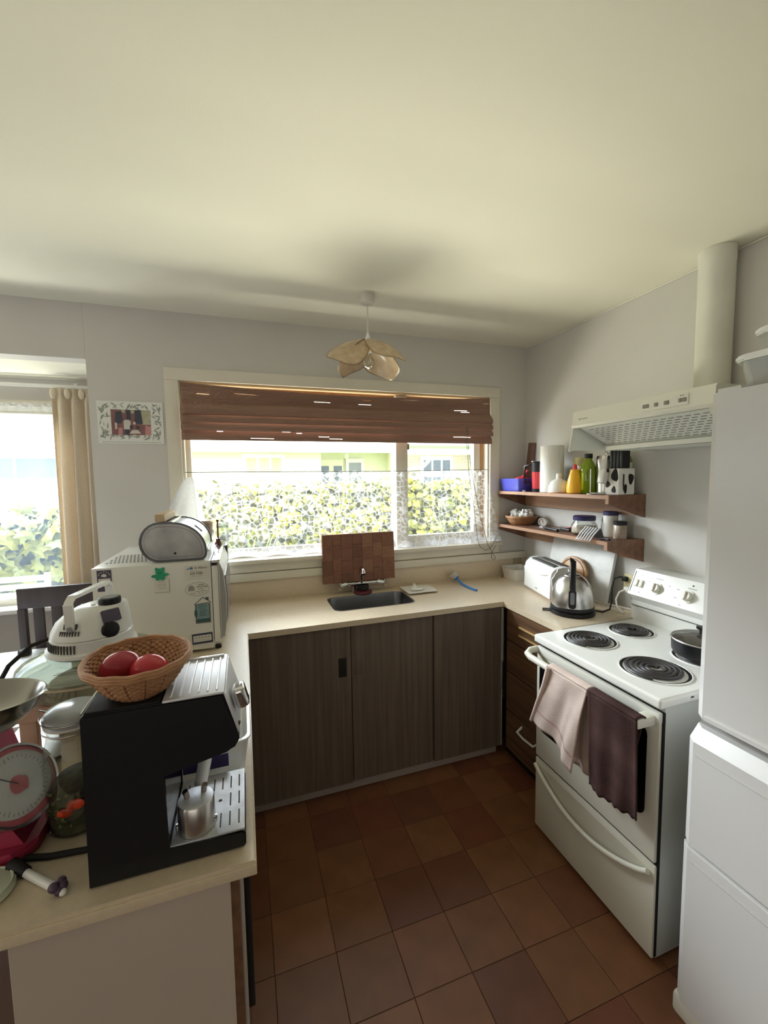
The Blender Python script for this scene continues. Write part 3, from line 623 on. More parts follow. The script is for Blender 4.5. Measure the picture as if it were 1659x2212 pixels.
# towels over the oven handle -----------------------------------------------------
def bil(TL, TR, BL, BR, u, v):
    a = Vector(TL) * (1 - u) + Vector(TR) * u; b = Vector(BL) * (1 - u) + Vector(BR) * u; return a * (1 - v) + b * v
t1 = thing('tea_towel', 'pale pink tea towel slung over the left of the oven handle', 'towel', (1.12, 1.2, 0.5))
def tw1(u, v):
    p = bil((1.105, 1.300, 0.836), (1.105, 1.102, 0.836), (1.098, 1.380, 0.560), (1.098, 1.150, 0.552), u, v)
    p.z += -0.055 * max(0, u - 0.45) / 0.55 * v ** 3 + 0.02 * (1 - u) * v
    p.x += 0.007 * sin(u * 9 + v * 2.5 + 1.5 * sin(v * 3)) * (0.2 + v) + 0.0025 * sin(u * 23 + 4 * v) * v
    p.y += 0.014 * v * sin(u * 9)
    return p
obj('front_fall', MB().grid(tw1, 44, 30), M['towel_pink'], t1, thick=0.003)
def tw1b(u, v):
    p = bil((1.142, 1.297, 0.834), (1.142, 1.104, 0.834), (1.155, 1.285, 0.50), (1.155, 1.12, 0.485), u, v); p.x += 0.006 * sin(u * 19 + 2) * v; return p
obj('back_fall', MB().grid(tw1b, 30, 20), M['towel_pink'], t1, thick=0.003)
obj('top_fold', MB().grid(lambda u, v: (1.1235 + 0.0185 * cos(pi * (1 - v)), 1.300 - 0.198 * u + 0.003 * sin(u * 25), 0.836 + 0.0085 * sin(pi * v) ** 0.6), 30, 10), M['towel_pink'], t1, thick=0.003)
obj('side_roll', MB().tube([(1.103, 1.292, 0.838), (1.098, 1.311, 0.76), (1.093, 1.347, 0.66), (1.092, 1.380, 0.575)], 0.011, 10, 0.006), M['towel_pink'], t1)
obj('woven_stripe', MB().grid(lambda u, v: tw1(u, 0.74 + 0.03 * v + 0.10 * u) + Vector((-0.0025, 0, 0)), 44, 1), P('towel_stripe', (0.50, 0.33, 0.29), 0.95), t1)
t2 = thing('hand_towel', 'dark brown hand towel hanging beside the pale pink one on the oven', 'towel', (1.12, 1.0, 0.5))
def tw2(u, v):
    p = bil((1.104, 1.098, 0.838), (1.104, 0.908, 0.836), (1.108, 1.090, 0.500), (1.108, 0.900, 0.510), u, v)
    p.x += 0.004 * sin(u * 15 + v) * (0.3 + v); p.z += 0.004 * sin(u * 40) * v - 0.006 * sin(u * 5) * v
    return p
obj('front_fall', MB().grid(tw2, 36, 30), M['towel_brown'], t2, thick=0.004)
obj('back_fall', MB().grid(lambda u, v: bil((1.140, 1.10, 0.835), (1.140, 0.912, 0.835), (1.158, 1.10, 0.53), (1.158, 0.985, 0.54), u, v) + Vector((0.003 * sin(u * 12) * v, 0, 0)), 24, 14), M['towel_brown'], t2, thick=0.004)
obj('top_fold', MB().grid(lambda u, v: (1.1225 + 0.0185 * cos(pi * (1 - v)), 1.098 - 0.19 * u, 0.836 + 0.0085 * sin(pi * v) ** 0.6), 24, 10), M['towel_brown'], t2, thick=0.004)

# ------------------------------------------------------------------ range hood + duct
hd = thing('range_hood', 'cream range hood with slotted grille on the wall above the stove', 'range hood', (1.62, 1.19, 1.69))
H0, H1 = 0.905, 1.488
obj('fascia', MB().prism([(1.372, 1.785), (1.366, 1.795), (1.372, 1.803), (1.374, 1.848), (1.380, 1.856), (R - 0.002, 1.862), (R - 0.002, 1.845), (1.395, 1.838), (1.392, 1.785)], 'y', H0, H1), M['hood'], hd)
ge = 1.475
obj('grille', MB().prism([(1.395, 1.790), (1.560, 1.712), (1.560, 1.705), (1.386, 1.783)], 'y', H0 + 0.01, H1 - 0.03), M['hoodgrey'], hd)
obj('underside', MB().prism([(1.545, 1.713), (R - 0.002, 1.706), (R - 0.002, 1.695), (1.535, 1.695)], 'y', H0, H1 - 0.002), M['hoodgrey'], hd)
obj('lower_rim', MB().prism([(1.530, 1.708), (1.546, 1.712), (1.546, 1.692), (1.532, 1.690)], 'y', H0, H1 - 0.03), M['hood'], hd)
obj('end_cap', MB().prism([(1.372, 1.79), (R - 0.002, 1.79), (R - 0.002, 1.694), (1.375, 1.690), (1.357, 1.684), (1.352, 1.692), (1.362, 1.735)], 'y', H1 - 0.006, H1), M['hoodgrey'], hd)
obj('end_cap', MB().prism([(1.372, 1.79), (1.5, 1.79), (1.56, 1.694), (1.535, 1.692), (1.45, 1.715), (1.40, 1.755)], 'y', H0 - 0.004, H0 + 0.02), M['hood'], hd)
gs = MB(); ga = Vector((1.386, 0, 1.783)); gb = Vector((1.560, 0, 1.705)); gd = (gb - ga); gl = gd.length; gd.normalize(); gn = Vector((-0.41, 0, -0.912)).normalized()
for rI in range(9):
    for k in range(17):
        y = H1 - 0.075 - k * 0.0288 - (rI % 2) * 0.012; s_ = 0.022 + rI * 0.0165
        q = MB().box(-0.0095, 0.0095, -0.0022, 0.0022, -0.0004, 0.0006).xf(facing(ga + gd * s_ + Vector((0, y, 0)), (0, -1, 0), -gd))
        tmp = bpy.data.meshes.new('t'); q.bm.to_mesh(tmp); q.bm.free(); gs.bm.from_mesh(tmp); bpy.data.meshes.remove(tmp)
obj('grille_slots', gs, M['midslot'], hd, kind='stuff', smooth=False)
obj('lamp_slit', MB().box(1.600, 1.604, H0 + 0.12, H1 - 0.12, 1.6935, 1.6955), M['slot'], hd)
cp = obj('control_panel', MB().box(1.3695, 1.3725, 0.985, 1.155, 1.806, 1.842, 0.001), M['hood'], hd)
for y, w_ in ((1.135, 0.022), (1.096, 0.012), (1.058, 0.016), (1.012, 0.008), (0.998, 0.014)):
    obj('slider', MB().box(1.366, 1.371, y - w_ / 2, y + w_ / 2, 1.816, 1.829, 0.001), M['midslot'], cp)
obj('indicator_dots', MB().box(1.3685, 1.3697, 1.0085, 1.0115, 1.836, 1.8385).box(1.3685, 1.3697, 1.0005, 1.0035, 1.836, 1.8385), M['slot'], cp)
obj('brand_mark', MB().prism([(1.452, 1.817), (1.446, 1.817), (1.449, 1.825)], 'x', 1.3715, 1.3735).box(1.3715, 1.3735, 1.405, 1.444, 1.8185, 1.8215), M['greyink'], hd)
dc = thing('flue_duct', 'round white flue duct rising from the range hood to the ceiling', 'duct', (1.80, 1.178, 1.86))
obj('pipe', MB().lathe([(0.060, 1.856), (0.060, 2.40), (0.0615, 2.402), (0.0615, 2.4515)], (1.800, 1.204), 40), P('duct_paint', (0.70, 0.69, 0.60), 0.4), dc)
obj('seam', MB().box(1.8585, 1.866, 1.19, 1.215, 1.86, 2.45), M['hood'], dc)

# ------------------------------------------------------------------ fridge and the tubs on it
fr = thing('fridge', 'tall white fridge freezer at the right edge beside the stove', 'fridge', (1.5, 0.45, 0))
F0, F1 = 0.15, 0.785
obj('cabinet', MB().box(1.225, 1.84, F0, F1, 0.03, 1.795, 0.006), M['fridge'], fr)
def fdoor(xf, z0, z1, ch=0.022, topb=0.0):
    pl_ = [(1.222, F0), (xf, F0), (xf, F1 - ch), (xf + ch * 0.85, F1), (1.222, F1)]
    mb = MB()
    if topb:
        mb.prism(pl_, 'z', z0, z1 - topb)
        r0 = [(x, y, z1 - topb) for x, y in pl_]; r1 = [(max(x, min(1.222, x + topb)) if x < 1.2 else x, y, z1) for x, y in pl_]
        mb.ring_loft([r0, r1])
    else: mb.prism(pl_, 'z', z0, z1, 0.002)
    return mb
d1 = obj('fridge_door', fdoor(1.165, 0.912, 1.790), M['fridge'], fr)
d2 = obj('freezer_door', fdoor(1.136, 0.556, 0.886, 0.022, 0.032), M['fridge'], fr)
d3 = obj('freezer_drawer', fdoor(1.132, 0.072, 0.548), M['fridge'], fr)
GG = P('gap_grey', (0.30, 0.29, 0.28), 0.6)
obj('door_gap', MB().box(1.19, 1.223, F0 + 0.004, F1 - 0.004, 0.886, 0.912), GG, fr)
obj('door_gap', MB().box(1.16, 1.223, F0 + 0.004, F1 - 0.012, 0.548, 0.556), GG, fr)
obj('moulded_line', MB().box(1.1345, 1.137, F0, F1 - 0.03, 0.818, 0.8205), P('mould_grey', (0.52, 0.51, 0.50), 0.5), d2)
obj('moulded_line', MB().box(1.1305, 1.133, F0, F1 - 0.03, 0.512, 0.5145), P('mould_grey2', (0.52, 0.51, 0.50), 0.5), d3)
obj('door_trim', MB().box(1.160, 1.168, F0, F1 - 0.03, 0.914, 0.925), M['fridge'], d1)
obj('hinge_cap', MB().box(1.19, 1.26, F1 - 0.06, F1 - 0.005, 1.790, 1.802, 0.003), M['fridge'], fr)
obj('plinth', MB().box(1.145, 1.23, F0 + 0.01, F1 + 0.012, 0.0, 0.064, 0.012), M['ivory'], fr)
def tub(name, label, x0, x1, y0, y1, z0, zl, zt, grp):
    t = thing(name, label, 'storage tub', ((x0 + x1) / 2, (y0 + y1) / 2, z0), 0, grp)
    rr = []
    for ins, z in ((0.012, z0), (0.010, z0 + 0.006), (0.0, zl)): rr.append([(x, y, z) for x, y in rrect(x0 + ins, x1 - ins, y0 + ins, y1 - ins, 0.03)])
    obj('body', MB().ring_loft(rr), M['clearplastic'], t)
    obj('contents', MB().prism(rrect(x0 + 0.05, x1 - 0.05, y0 + 0.05, y1 - 0.05, 0.03), 'z', z0 + 0.003, zl - 0.02), P('tub_contents', (0.55, 0.52, 0.60), 0.8, var=0.2), t)
    obj('lid', MB().prism(rrect(x0 - 0.010, x1 + 0.010, y0 - 0.010, y1 + 0.010, 0.035), 'z', zl, zt, 0.004), M['white'], t)
    return t
tub('storage_tub', 'clear plastic tub with white lid standing on the fridge top', 1.235, 1.62, 0.36, 0.768, 1.8025, 1.868, 1.884, 'lidded tubs on the fridge')
tub('storage_tub', 'smaller clear tub with white lid stacked on the other tub over the fridge', 1.255, 1.58, 0.38, 0.738, 1.8842, 1.930, 1.946, 'lidded tubs on the fridge')

# ------------------------------------------------------------------ shelves on the right wall
def shelf(label, zt, y0, y1):
    s = thing('wall_shelf', label, 'shelf', (1.75, (y0 + y1) / 2, zt - 0.02), 0, 'brown wall shelves')
    obj('board', MB().box(1.642, R - 0.002, y0, y1, zt - 0.018, zt), M['shelf_wood'], s)
    obj('front_lipping', MB().box(1.636, 1.6425, y0 + 0.018, y1, zt - 0.0185, zt + 0.0005), M['shelf_edge'], s)
    pr = [(1.634, zt + 0.001), (1.634, zt - 0.040), (R - 0.002, zt - 0.112), (R - 0.002, zt + 0.001)]
    obj('end_bracket', MB().prism(pr, 'y', y0 - 0.002, y0 + 0.016), M['shelf_wood'], s)
    obj('bracket_edge', MB().box(1.629, 1.6345, y0 - 0.002, y0 + 0.016, zt - 0.040, zt + 0.0015), M['shelf_edge'], s)
    obj('end_bracket', MB().prism([(1.640, zt - 0.019), (1.640, zt - 0.038), (R - 0.002, zt - 0.108), (R - 0.002, zt - 0.019)], 'y', y1 - 0.016, y1), M['shelf_wood'], s)
    obj('wall_rail', MB().box(R - 0.020, R - 0.002, y0 + 0.017, y1 - 0.017, zt - 0.105, zt - 0.019), M['shelf_edge'], s)
    return s
Z1, Z2 = 1.484, 1.262
shelf('upper brown wooden wall shelf crowded with bottles and a paper roll', Z1, 1.53, 2.44)
shelf('lower brown wooden wall shelf with a wicker basket and utensils', Z2, 1.53, 2.44)
def at(label, cat, name, x, y, z=Z1): return thing(name, label, cat, (x, y, z))
# upper shelf, from the window outwards
t = at('blue plastic tub with a red scoop at the window end of upper shelf', 'tub', 'plastic_tub', 1.745, 2.34)
rr = [[(x, y, z) for x, y in rrect(1.655 - k, 1.795 + k, 2.235 - k, 2.425 + k, 0.02)] for k, z in ((0.0, Z1 + 0.001), (0.012, Z1 + 0.078), (0.012, Z1 + 0.083), (0.006, Z1 + 0.083), (-0.006, Z1 + 0.008))]
obj('body', MB().ring_loft(rr, cap=False).prism(rrect(1.655, 1.795, 2.235, 2.425, 0.02), 'z', Z1 + 0.001, Z1 + 0.006), M['blue'], t)
obj('contents', MB().lathe([(0.055, Z1 + 0.06), (0.045, Z1 + 0.085), (0.02, Z1 + 0.096), (0.004, Z1 + 0.098)], (1.735, 2.32)), M['red'], t)
obj('scoop_handle', MB().tube([(1.72, 2.30, Z1 + 0.085), (1.72, 2.265, Z1 + 0.105), (1.72, 2.240, Z1 + 0.135)], 0.009, 8), M['red'], t)
o = thing('round_cover', 'black round lid leaning behind the blue tub on upper shelf', 'lid', (1.80, 2.215, Z1))
obj('disc', MB().lathe([(0.055, 0), (0.058, 0.004), (0.05, 0.009), (0.01, 0.012)], n=28).xf(Matrix.Translation((1.835, 2.215, Z1 + 0.060)) @ Matrix.Rotation(radians(-80), 4, 'Y')), M['black'], o)
o = obj('wood_offcut', MB().box(-0.010, 0.010, -0.028, 0.028, 0, 0.320, 0.002).xf(Matrix.Translation((1.840, 2.425 - 0.025, Z1 + 0.001)) @ Matrix.Rotation(radians(3), 4, 'Y') @ Matrix.Rotation(radians(5.0), 4, 'X')), M['oldwood'])
tag(o, 'weathered wood offcut standing in the corner on the upper shelf', 'wood')
t = at('red glass travel mug with black lid and handle on upper shelf', 'mug', 'travel_mug', 1.735, 2.155)
obj('body', MB().lathe([(0.036, Z1 + 0.001), (0.037, Z1 + 0.02), (0.040, Z1 + 0.125)], (1.735, 2.155)), P('mug_red', (0.55, 0.04, 0.05), 0.2), t)
obj('base', MB().lathe([(0.0385, Z1 + 0.0005), (0.039, Z1 + 0.018), (0.037, Z1 + 0.019)], (1.735, 2.155)), M['black'], t)
obj('lid', MB().lathe([(0.0415, Z1 + 0.122), (0.042, Z1 + 0.18), (0.036, Z1 + 0.186)], (1.735, 2.155)), M['black'], t)
obj('handle', MB().tube([(1.70, 2.190, Z1 + 0.165), (1.690, 2.225, Z1 + 0.160), (1.690, 2.232, Z1 + 0.10), (1.690, 2.220, Z1 + 0.055), (1.705, 2.19, Z1 + 0.045)], 0.0065, 8), M['black'], t)
obj('thumb_catch', MB().lathe([(0.010, Z1 + 0.184), (0.010, Z1 + 0.190)], (1.712, 2.175)), M['steel'], t)
t = at('tall white paper towel roll standing on the upper shelf', 'paper roll', 'paper_towel_roll', 1.745, 2.03)
obj('roll', MB().lathe([(0.066, Z1 + 0.001), (0.066, Z1 + 0.272), (0.020, Z1 + 0.272), (0.020, Z1 + 0.25)], (1.742, 2.045), 40), M['paper'], t)
obj('loose_sheet', MB().grid(lambda u, v: (1.742 + (0.0665 + 0.014 * u) * cos(-1.0 - 0.75 * u), 2.045 + (0.0665 + 0.014 * u) * sin(-1.0 - 0.75 * u), Z1 + 0.004 + 0.262 * v), 14, 3), M['paper'], t, thick=0.0006)
t = at('white funnel-shaped plastic jug lid in front of the paper roll', 'funnel', 'funnel', 1.690, 1.925)
obj('cone', MB().lathe([(0.058, Z1 + 0.004), (0.060, Z1 + 0.008), (0.055, Z1 + 0.040), (0.042, Z1 + 0.066), (0.020, Z1 + 0.078), (0.016, Z1 + 0.082), (0.015, Z1 + 0.108), (0.012, Z1 + 0.110)], (1.69, 1.925)), M['ceramic'], t)
obj('rim', MB().lathe([(0.0585, Z1 + 0.0008), (0.060, Z1 + 0.004), (0.058, Z1 + 0.0055)], (1.69, 1.925)), P('orange_rim', (0.75, 0.30, 0.16), 0.4), t)
t = at('yellow squeezy mustard bottle with a red nozzle on upper shelf', 'bottle', 'mustard_bottle', 1.690, 1.806)
obj('bottle', MB().lathe([(0.036, Z1 + 0.001), (0.041, Z1 + 0.006), (0.042, Z1 + 0.035), (0.036, Z1 + 0.075), (0.026, Z1 + 0.112), (0.024, Z1 + 0.118), (0.024, Z1 + 0.128), (0.016, Z1 + 0.130)], (1.69, 1.806)), M['yellow'], t)
obj('nozzle', MB().lathe([(0.013, Z1 + 0.129), (0.011, Z1 + 0.140), (0.006, Z1 + 0.156), (0.004, Z1 + 0.158)], (1.69, 1.806)), M['red'], t)
t = at('tall clear glass half hidden behind the mustard bottle on upper shelf', 'glass', 'tumbler', 1.80, 1.875)
obj('wall', MB().lathe([(0.028, Z1 + 0.001), (0.031, Z1 + 0.15), (0.029, Z1 + 0.15), (0.026, Z1 + 0.008)], (1.80, 1.875)), M['jar'], t)
t = at('pale yellow canister behind the green oil bottle on upper shelf', 'canister', 'canister', 1.832, 1.93)
obj('body', MB().lathe([(0.029, Z1 + 0.001), (0.029, Z1 + 0.185)], (1.832, 1.93)), P('pale_yellow', (0.68, 0.62, 0.32), 0.4), t)
obj('lid', MB().lathe([(0.030, Z1 + 0.185), (0.030, Z1 + 0.197), (0.02, Z1 + 0.20)], (1.832, 1.93)), P('pale_yellow_lid', (0.74, 0.66, 0.36), 0.4), t)
t = at('green glass oil bottle with black cap in the middle of upper shelf', 'bottle', 'oil_bottle', 1.735, 1.762)
obj('bottle', MB().lathe([(0.036, Z1 + 0.001), (0.041, Z1 + 0.008), (0.041, Z1 + 0.120), (0.034, Z1 + 0.150), (0.019, Z1 + 0.176), (0.018, Z1 + 0.188)], (1.735, 1.762)), M['green'], t)
obj('cap', MB().lathe([(0.0205, Z1 + 0.186), (0.0205, Z1 + 0.209), (0.017, Z1 + 0.211)], (1.735, 1.762)), M['black'], t)
obj('painted_highlight', MB().box(1.6935, 1.6965, 1.752, 1.764, Z1 + 0.02, Z1 + 0.11), P('highlight_green', (0.62, 0.75, 0.02), 0.3), t)  # brighter strip paints a highlight down the bottle
t = at('brushed steel coffee plunger pot beside the green bottle on upper shelf', 'coffee pot', 'coffee_plunger', 1.785, 1.708)
obj('body', MB().lathe([(0.046, Z1 + 0.001), (0.046, Z1 + 0.180), (0.043, Z1 + 0.190)], (1.785, 1.695)), M['steel'], t)
obj('lid', MB().lathe([(0.047, Z1 + 0.180), (0.044, Z1 + 0.196), (0.015, Z1 + 0.201), (0.003, Z1 + 0.202), (0.003, Z1 + 0.210), (0.010, Z1 + 0.216), (0.004, Z1 + 0.222)], (1.785, 1.695)), M['chrome'], t)
obj('spout', MB().tube([(1.768, 1.67, Z1 + 0.206), (1.766, 1.640, Z1 + 0.210)], 0.004, 6), M['chrome'], t)
obj('handle', MB().tube([(1.765, 1.652, Z1 + 0.17), (1.755, 1.628, Z1 + 0.165), (1.755, 1.625, Z1 + 0.05), (1.768, 1.650, Z1 + 0.04)], 0.007, 8), M['black'], t)
t = at('olive wine bottle with pale label behind the cow knife block', 'bottle', 'wine_bottle', 1.825, 1.622)
obj('bottle', MB().lathe([(0.034, Z1 + 0.001), (0.036, Z1 + 0.010), (0.036, Z1 + 0.160), (0.030, Z1 + 0.185), (0.0145, Z1 + 0.203), (0.0140, Z1 + 0.208)], (1.825, 1.622)), M['wine'], t)
obj('label', MB().lathe([(0.0366, Z1 + 0.10), (0.0366, Z1 + 0.158)], (1.825, 1.622), cap=False), P('pale_green_label', (0.58, 0.62, 0.46), 0.6), t)
t = at('black and white cow shaped ceramic knife block with black handles', 'knife block', 'cow_knife_block', 1.745, 1.570)
kb = obj('body', MB().box(1.695, 1.795, 1.533, 1.613, Z1 + 0.001, Z1 + 0.128, 0.004), M['ceramic'], t)
def patch(face, cx, cz, rx, rz, n=12, tri=False):
    pts = []
    for k in range(n):
        a = 2 * pi * k / n; q = 1 + 0.16 * sin(3 * a + cx * 50)
        pts.append((cx + rx * cos(a) * q, cz + rz * sin(a) * q * (1.25 if tri and sin(a) < 0 else 1)))
    return MB().prism(pts, *face)
for (fa, cx, cz, rx, rz) in [(('x', 1.6935, 1.6955), 1.596, Z1 + 0.052, 0.013, 0.016), (('x', 1.6935, 1.6955), 1.560, Z1 + 0.026, 0.012, 0.016), (('x', 1.6935, 1.6955), 1.556, Z1 + 0.095, 0.020, 0.030), (('y', 1.5315, 1.5335), 1.735, Z1 + 0.030, 0.012, 0.022), (('y', 1.5315, 1.5335), 1.770, Z1 + 0.078, 0.016, 0.026)]:
    obj('spot', patch(fa, cx, cz, rx, rz), M['blackmat'], kb)
obj('tail', MB().tube([(1.722, 1.530, Z1 + 0.10), (1.720, 1.528, Z1 + 0.07), (1.722, 1.529, Z1 + 0.03)], 0.003, 6), M['blackmat'], t)
hdm = MB().box(-0.016, 0.016, -0.018, 0.018, -0.036, 0.034, 0.008, 3)
hed = obj('head', hdm.xf(Matrix.Translation((1.672, 1.604, Z1 + 0.092)) @ Matrix.Rotation(radians(12), 4, 'Y')), M['ceramic'], t)
obj('ear', MB().ball((1.68, 1.583, Z1 + 0.120), 0.010, 0.6, 0.8, 1.1, 10, 6), M['blackmat'], hed)
obj('ear', MB().ball((1.68, 1.624, Z1 + 0.120), 0.010, 0.6, 0.8, 1.1, 10, 6), M['ceramic'], hed)
for q in range(4):
    obj('knife_handle', MB().box(1.715, 1.765, 1.535 + q * 0.0190, 1.551 + q * 0.0190, Z1 + 0.128, Z1 + 0.222 - 0.001 * q, 0.005, 2), M['black'], t)
obj('knife_blade', MB().box(1.74, 1.742, 1.6095, 1.6125, Z1 + 0.126, Z1 + 0.224), M['steel'], t)
t = at('thin steel milk whisk standing on its round foot in front of upper shelf', 'whisk', 'milk_whisk', 1.663, 1.672)
obj('foot', MB().lathe([(0.018, Z1 + 0.001), (0.018, Z1 + 0.006), (0.005, Z1 + 0.010)], (1.663, 1.672)), M['steel'], t)
obj('rod', MB().tube([(1.663, 1.672, Z1 + 0.006), (1.663, 1.672, Z1 + 0.128)], 0.0022, 6), M['steel'], t)
obj('loop', MB().tube([(1.663, 1.672, Z1 + 0.075), (1.663, 1.690, Z1 + 0.080), (1.663, 1.695, Z1 + 0.11), (1.663, 1.685, Z1 + 0.125)], 0.0015, 6), M['black'], t)
o = obj('grey_utensil', MB().tube([(1.650, 1.650, Z1 + 0.007), (1.655, 1.60, Z1 + 0.007), (1.660, 1.575, Z1 + 0.007)], 0.0055, 8), M['steel'])
tag(o, 'short grey utensil handle lying before the cow knife block', 'utensil')
o = obj('bottle_cap', MB().lathe([(0.010, Z1 + 0.001), (0.009, Z1 + 0.010), (0.003, Z1 + 0.012)], (1.655, 2.185)), M['steel_dark'])
tag(o, 'small grey cap on the upper shelf before the blue tub', 'cap')

# lower shelf
def wicker_bowl(root, cx, cy, z0, h, ax, ay, bx, by, rot=0.0, nst=30, mat=None, lip=0.004, side=True):
    ca, sa = cos(rot), sin(rot)
    def pt(th, k, z):
        x = (bx + (ax - bx) * k) * cos(th); y = (by + (ay - by) * k) * sin(th); return (cx + x * ca - y * sa, cy + x * sa + y * ca, z)
    nz = max(8, int(h / 0.004)); nu = nst * 4
    def fn(u, v):
        th = u * 2 * pi; k = v ** 0.75; w = 0.0022 * sin(th * nst * 1.0 + (pi if int(v * nz) % 2 else 0))
        p = Vector(pt(th, k, z0 + 0.003 + h * v)); c_ = Vector((cx, cy, p.z)); return p + (p - c_).normalized() * w
    wl = obj('weave', MB().grid(fn, nu, nz), mat or M['wicker'], root, thick=0.003)
    obj('base', MB().prism([pt(2 * pi * k / 40, 0, 0)[:2] for k in range(40)], 'z', z0 + 0.0005, z0 + 0.004), mat or M['wicker'], root)
    for dz, r_ in ((0, lip), (0.004, lip * 0.8), (-0.005, lip * 0.8)):
        obj('rim_strand', MB().tube([pt(2 * pi * k / 60, 1.02, z0 + 0.003 + h + dz + 0.001 * sin(k * 1.3)) for k in range(60)], r_, 6, closed=True), mat or M['wicker'], root)
    for k in range(nst // 2):
        th = 2 * pi * k / (nst // 2)
        obj('stake', MB().tube([Vector(pt(th, (v / 8) ** 0.75, z0 + 0.003 + h * v / 8)) * 1.0 for v in range(9)], 0.0022, 5), M['wicker_dark'], root)
t = thing('bread_basket', 'small round wicker basket at the window end of the lower shelf', 'basket', (1.745, 2.33, Z2))
wicker_bowl(t, 1.748, 2.335, Z2, 0.050, 0.098, 0.098, 0.062, 0.062, 0, 24)
o = thing('plastic_bag', 'crumpled white plastic bags stuffed in the small shelf basket', 'plastic bag', (1.748, 2.335, Z2 + 0.006))
rq = random.Random(5)
def crump(c, r, seed):
    q = random.Random(seed); mb = MB(); rr = bmesh.ops.create_icosphere(mb.bm, subdivisions=3, radius=r)['verts']
    for v in rr: v.co *= 1 + 0.28 * sin(v.co.x * 190 + seed) * sin(v.co.y * 170 + 2 * seed) + 0.16 * q.uniform(-1, 1)
    bmesh.ops.translate(mb.bm, vec=c, verts=rr); return mb
obj('crumple', crump((1.730, 2.375, Z2 + 0.060), 0.036, 1), M['paper'], o, smooth=False); obj('crumple', crump((1.745, 2.285, Z2 + 0.066), 0.038, 2), M['paper'], o, smooth=False); obj('crumple', crump((1.77, 2.33, Z2 + 0.050), 0.040, 3), M['paper'], o, smooth=False)
t = thing('dial_thermometer', 'round steel dial thermometer standing on the lower shelf', 'thermometer', (1.752, 2.128, Z2))
mm = Matrix.Translation((1.752, 2.128, Z2 + 0.034)) @ Matrix.Rotation(radians(-62), 4, 'Z') @ Matrix.Rotation(radians(-78), 4, 'X') @ Matrix.Rotation(pi, 4, 'X')
obj('case', MB().lathe([(0.026, -0.008), (0.029, -0.004), (0.029, 0.006), (0.025, 0.007), (0.024, 0.003)], n=28, cap=False).xf(mm), M['steel'], t)
obj('face', MB().lathe([(0.0245, 0.003), (0.001, 0.0035)], n=28).xf(mm), M['paper'], t)
obj('needle', MB().box(-0.001, 0.001, -0.004, 0.018, 0.0038, 0.0045).xf(mm), M['red'], t)
obj('stand', MB().box(1.735, 1.768, 2.112, 2.144, Z2 + 0.0005, Z2 + 0.006, 0.002), M['steel'], t)
t = thing('carving_knife', 'long knife with black handle lying along the lower shelf', 'knife', (1.71, 2.05, Z2))
obj('blade', MB().prism([(1.735, 2.235), (1.700, 2.05), (1.718, 2.05)], 'z', Z2 + 0.004, Z2 + 0.006), M['steel'], t)
obj('handle', MB().tube([(1.709, 2.052, Z2 + 0.008), (1.698, 1.985, Z2 + 0.009), (1.688, 1.925, Z2 + 0.008)], 0.009, 8), M['black'], t)
t = thing('bread_knife', 'second shorter black-handled knife behind the long knife on lower shelf', 'knife', (1.76, 1.99, Z2))
obj('blade', MB().prism([(1.785, 2.12), (1.755, 1.985), (1.772, 1.985)], 'z', Z2 + 0.004, Z2 + 0.006), M['steel'], t)
obj('handle', MB().tube([(1.763, 1.987, Z2 + 0.008), (1.752, 1.90, Z2 + 0.008)], 0.008, 8), M['black'], t)
t = thing('scissors', 'dark red handled scissors lying beside the storage jar on lower shelf', 'scissors', (1.80, 1.95, Z2))
obj('blades', MB().prism([(1.835, 2.07), (1.803, 1.965), (1.812, 1.96)], 'z', Z2 + 0.010, Z2 + 0.013), M['steel'], t)
for dx in (0.0, 0.034):
    obj('finger_loop', MB().tube([(1.790 + dx + 0.016 * cos(2 * pi * k / 16), 1.925 + 0.026 * sin(2 * pi * k / 16), Z2 + 0.014 + 0.012 * (1 - sin(2 * pi * k / 16)) * 0.6) for k in range(16)], 0.006, 7, closed=True), P('scissor_red', (0.30, 0.02, 0.05), 0.4), t)
t = thing('flour_jar', 'squat glass jar of flour with navy lid on the lower shelf', 'jar', (1.745, 1.79, Z2))
obj('glass_wall', MB().lathe([(0.052, Z2 + 0.001), (0.066, Z2 + 0.012), (0.066, Z2 + 0.050), (0.052, Z2 + 0.072), (0.050, Z2 + 0.082)], (1.745, 1.79), 36), M['jar'], t)
obj('flour', MB().lathe([(0.049, Z2 + 0.004), (0.062, Z2 + 0.013), (0.062, Z2 + 0.046), (0.02, Z2 + 0.050)], (1.745, 1.79), 36), M['flour'], t)
obj('lid', MB().lathe([(0.056, Z2 + 0.078), (0.057, Z2 + 0.098), (0.052, Z2 + 0.102)], (1.745, 1.79), 36), M['navy'], t)
t = thing('salt_shaker', 'clear glass shaker with metal top behind the flour jar', 'shaker', (1.815, 1.722, Z2))
obj('glass_wall', MB().lathe([(0.020, Z2 + 0.001), (0.018, Z2 + 0.05), (0.014, Z2 + 0.075)], (1.815, 1.722)), M['jar'], t)
obj('top', MB().lathe([(0.015, Z2 + 0.074), (0.013, Z2 + 0.094), (0.005, Z2 + 0.100), (0.003, Z2 + 0.112)], (1.815, 1.722)), M['steel'], t)
t = thing('pill_bottle', 'white plastic jar with a dark blue lid on the lower shelf', 'jar', (1.80, 1.676, Z2))
obj('body', MB().lathe([(0.033, Z2 + 0.001), (0.035, Z2 + 0.004), (0.035, Z2 + 0.110), (0.031, Z2 + 0.114)], (1.80, 1.670)), M['ceramic'], t)
obj('lid', MB().lathe([(0.036, Z2 + 0.112), (0.036, Z2 + 0.130), (0.033, Z2 + 0.132)], (1.80, 1.670)), M['navy'], t)
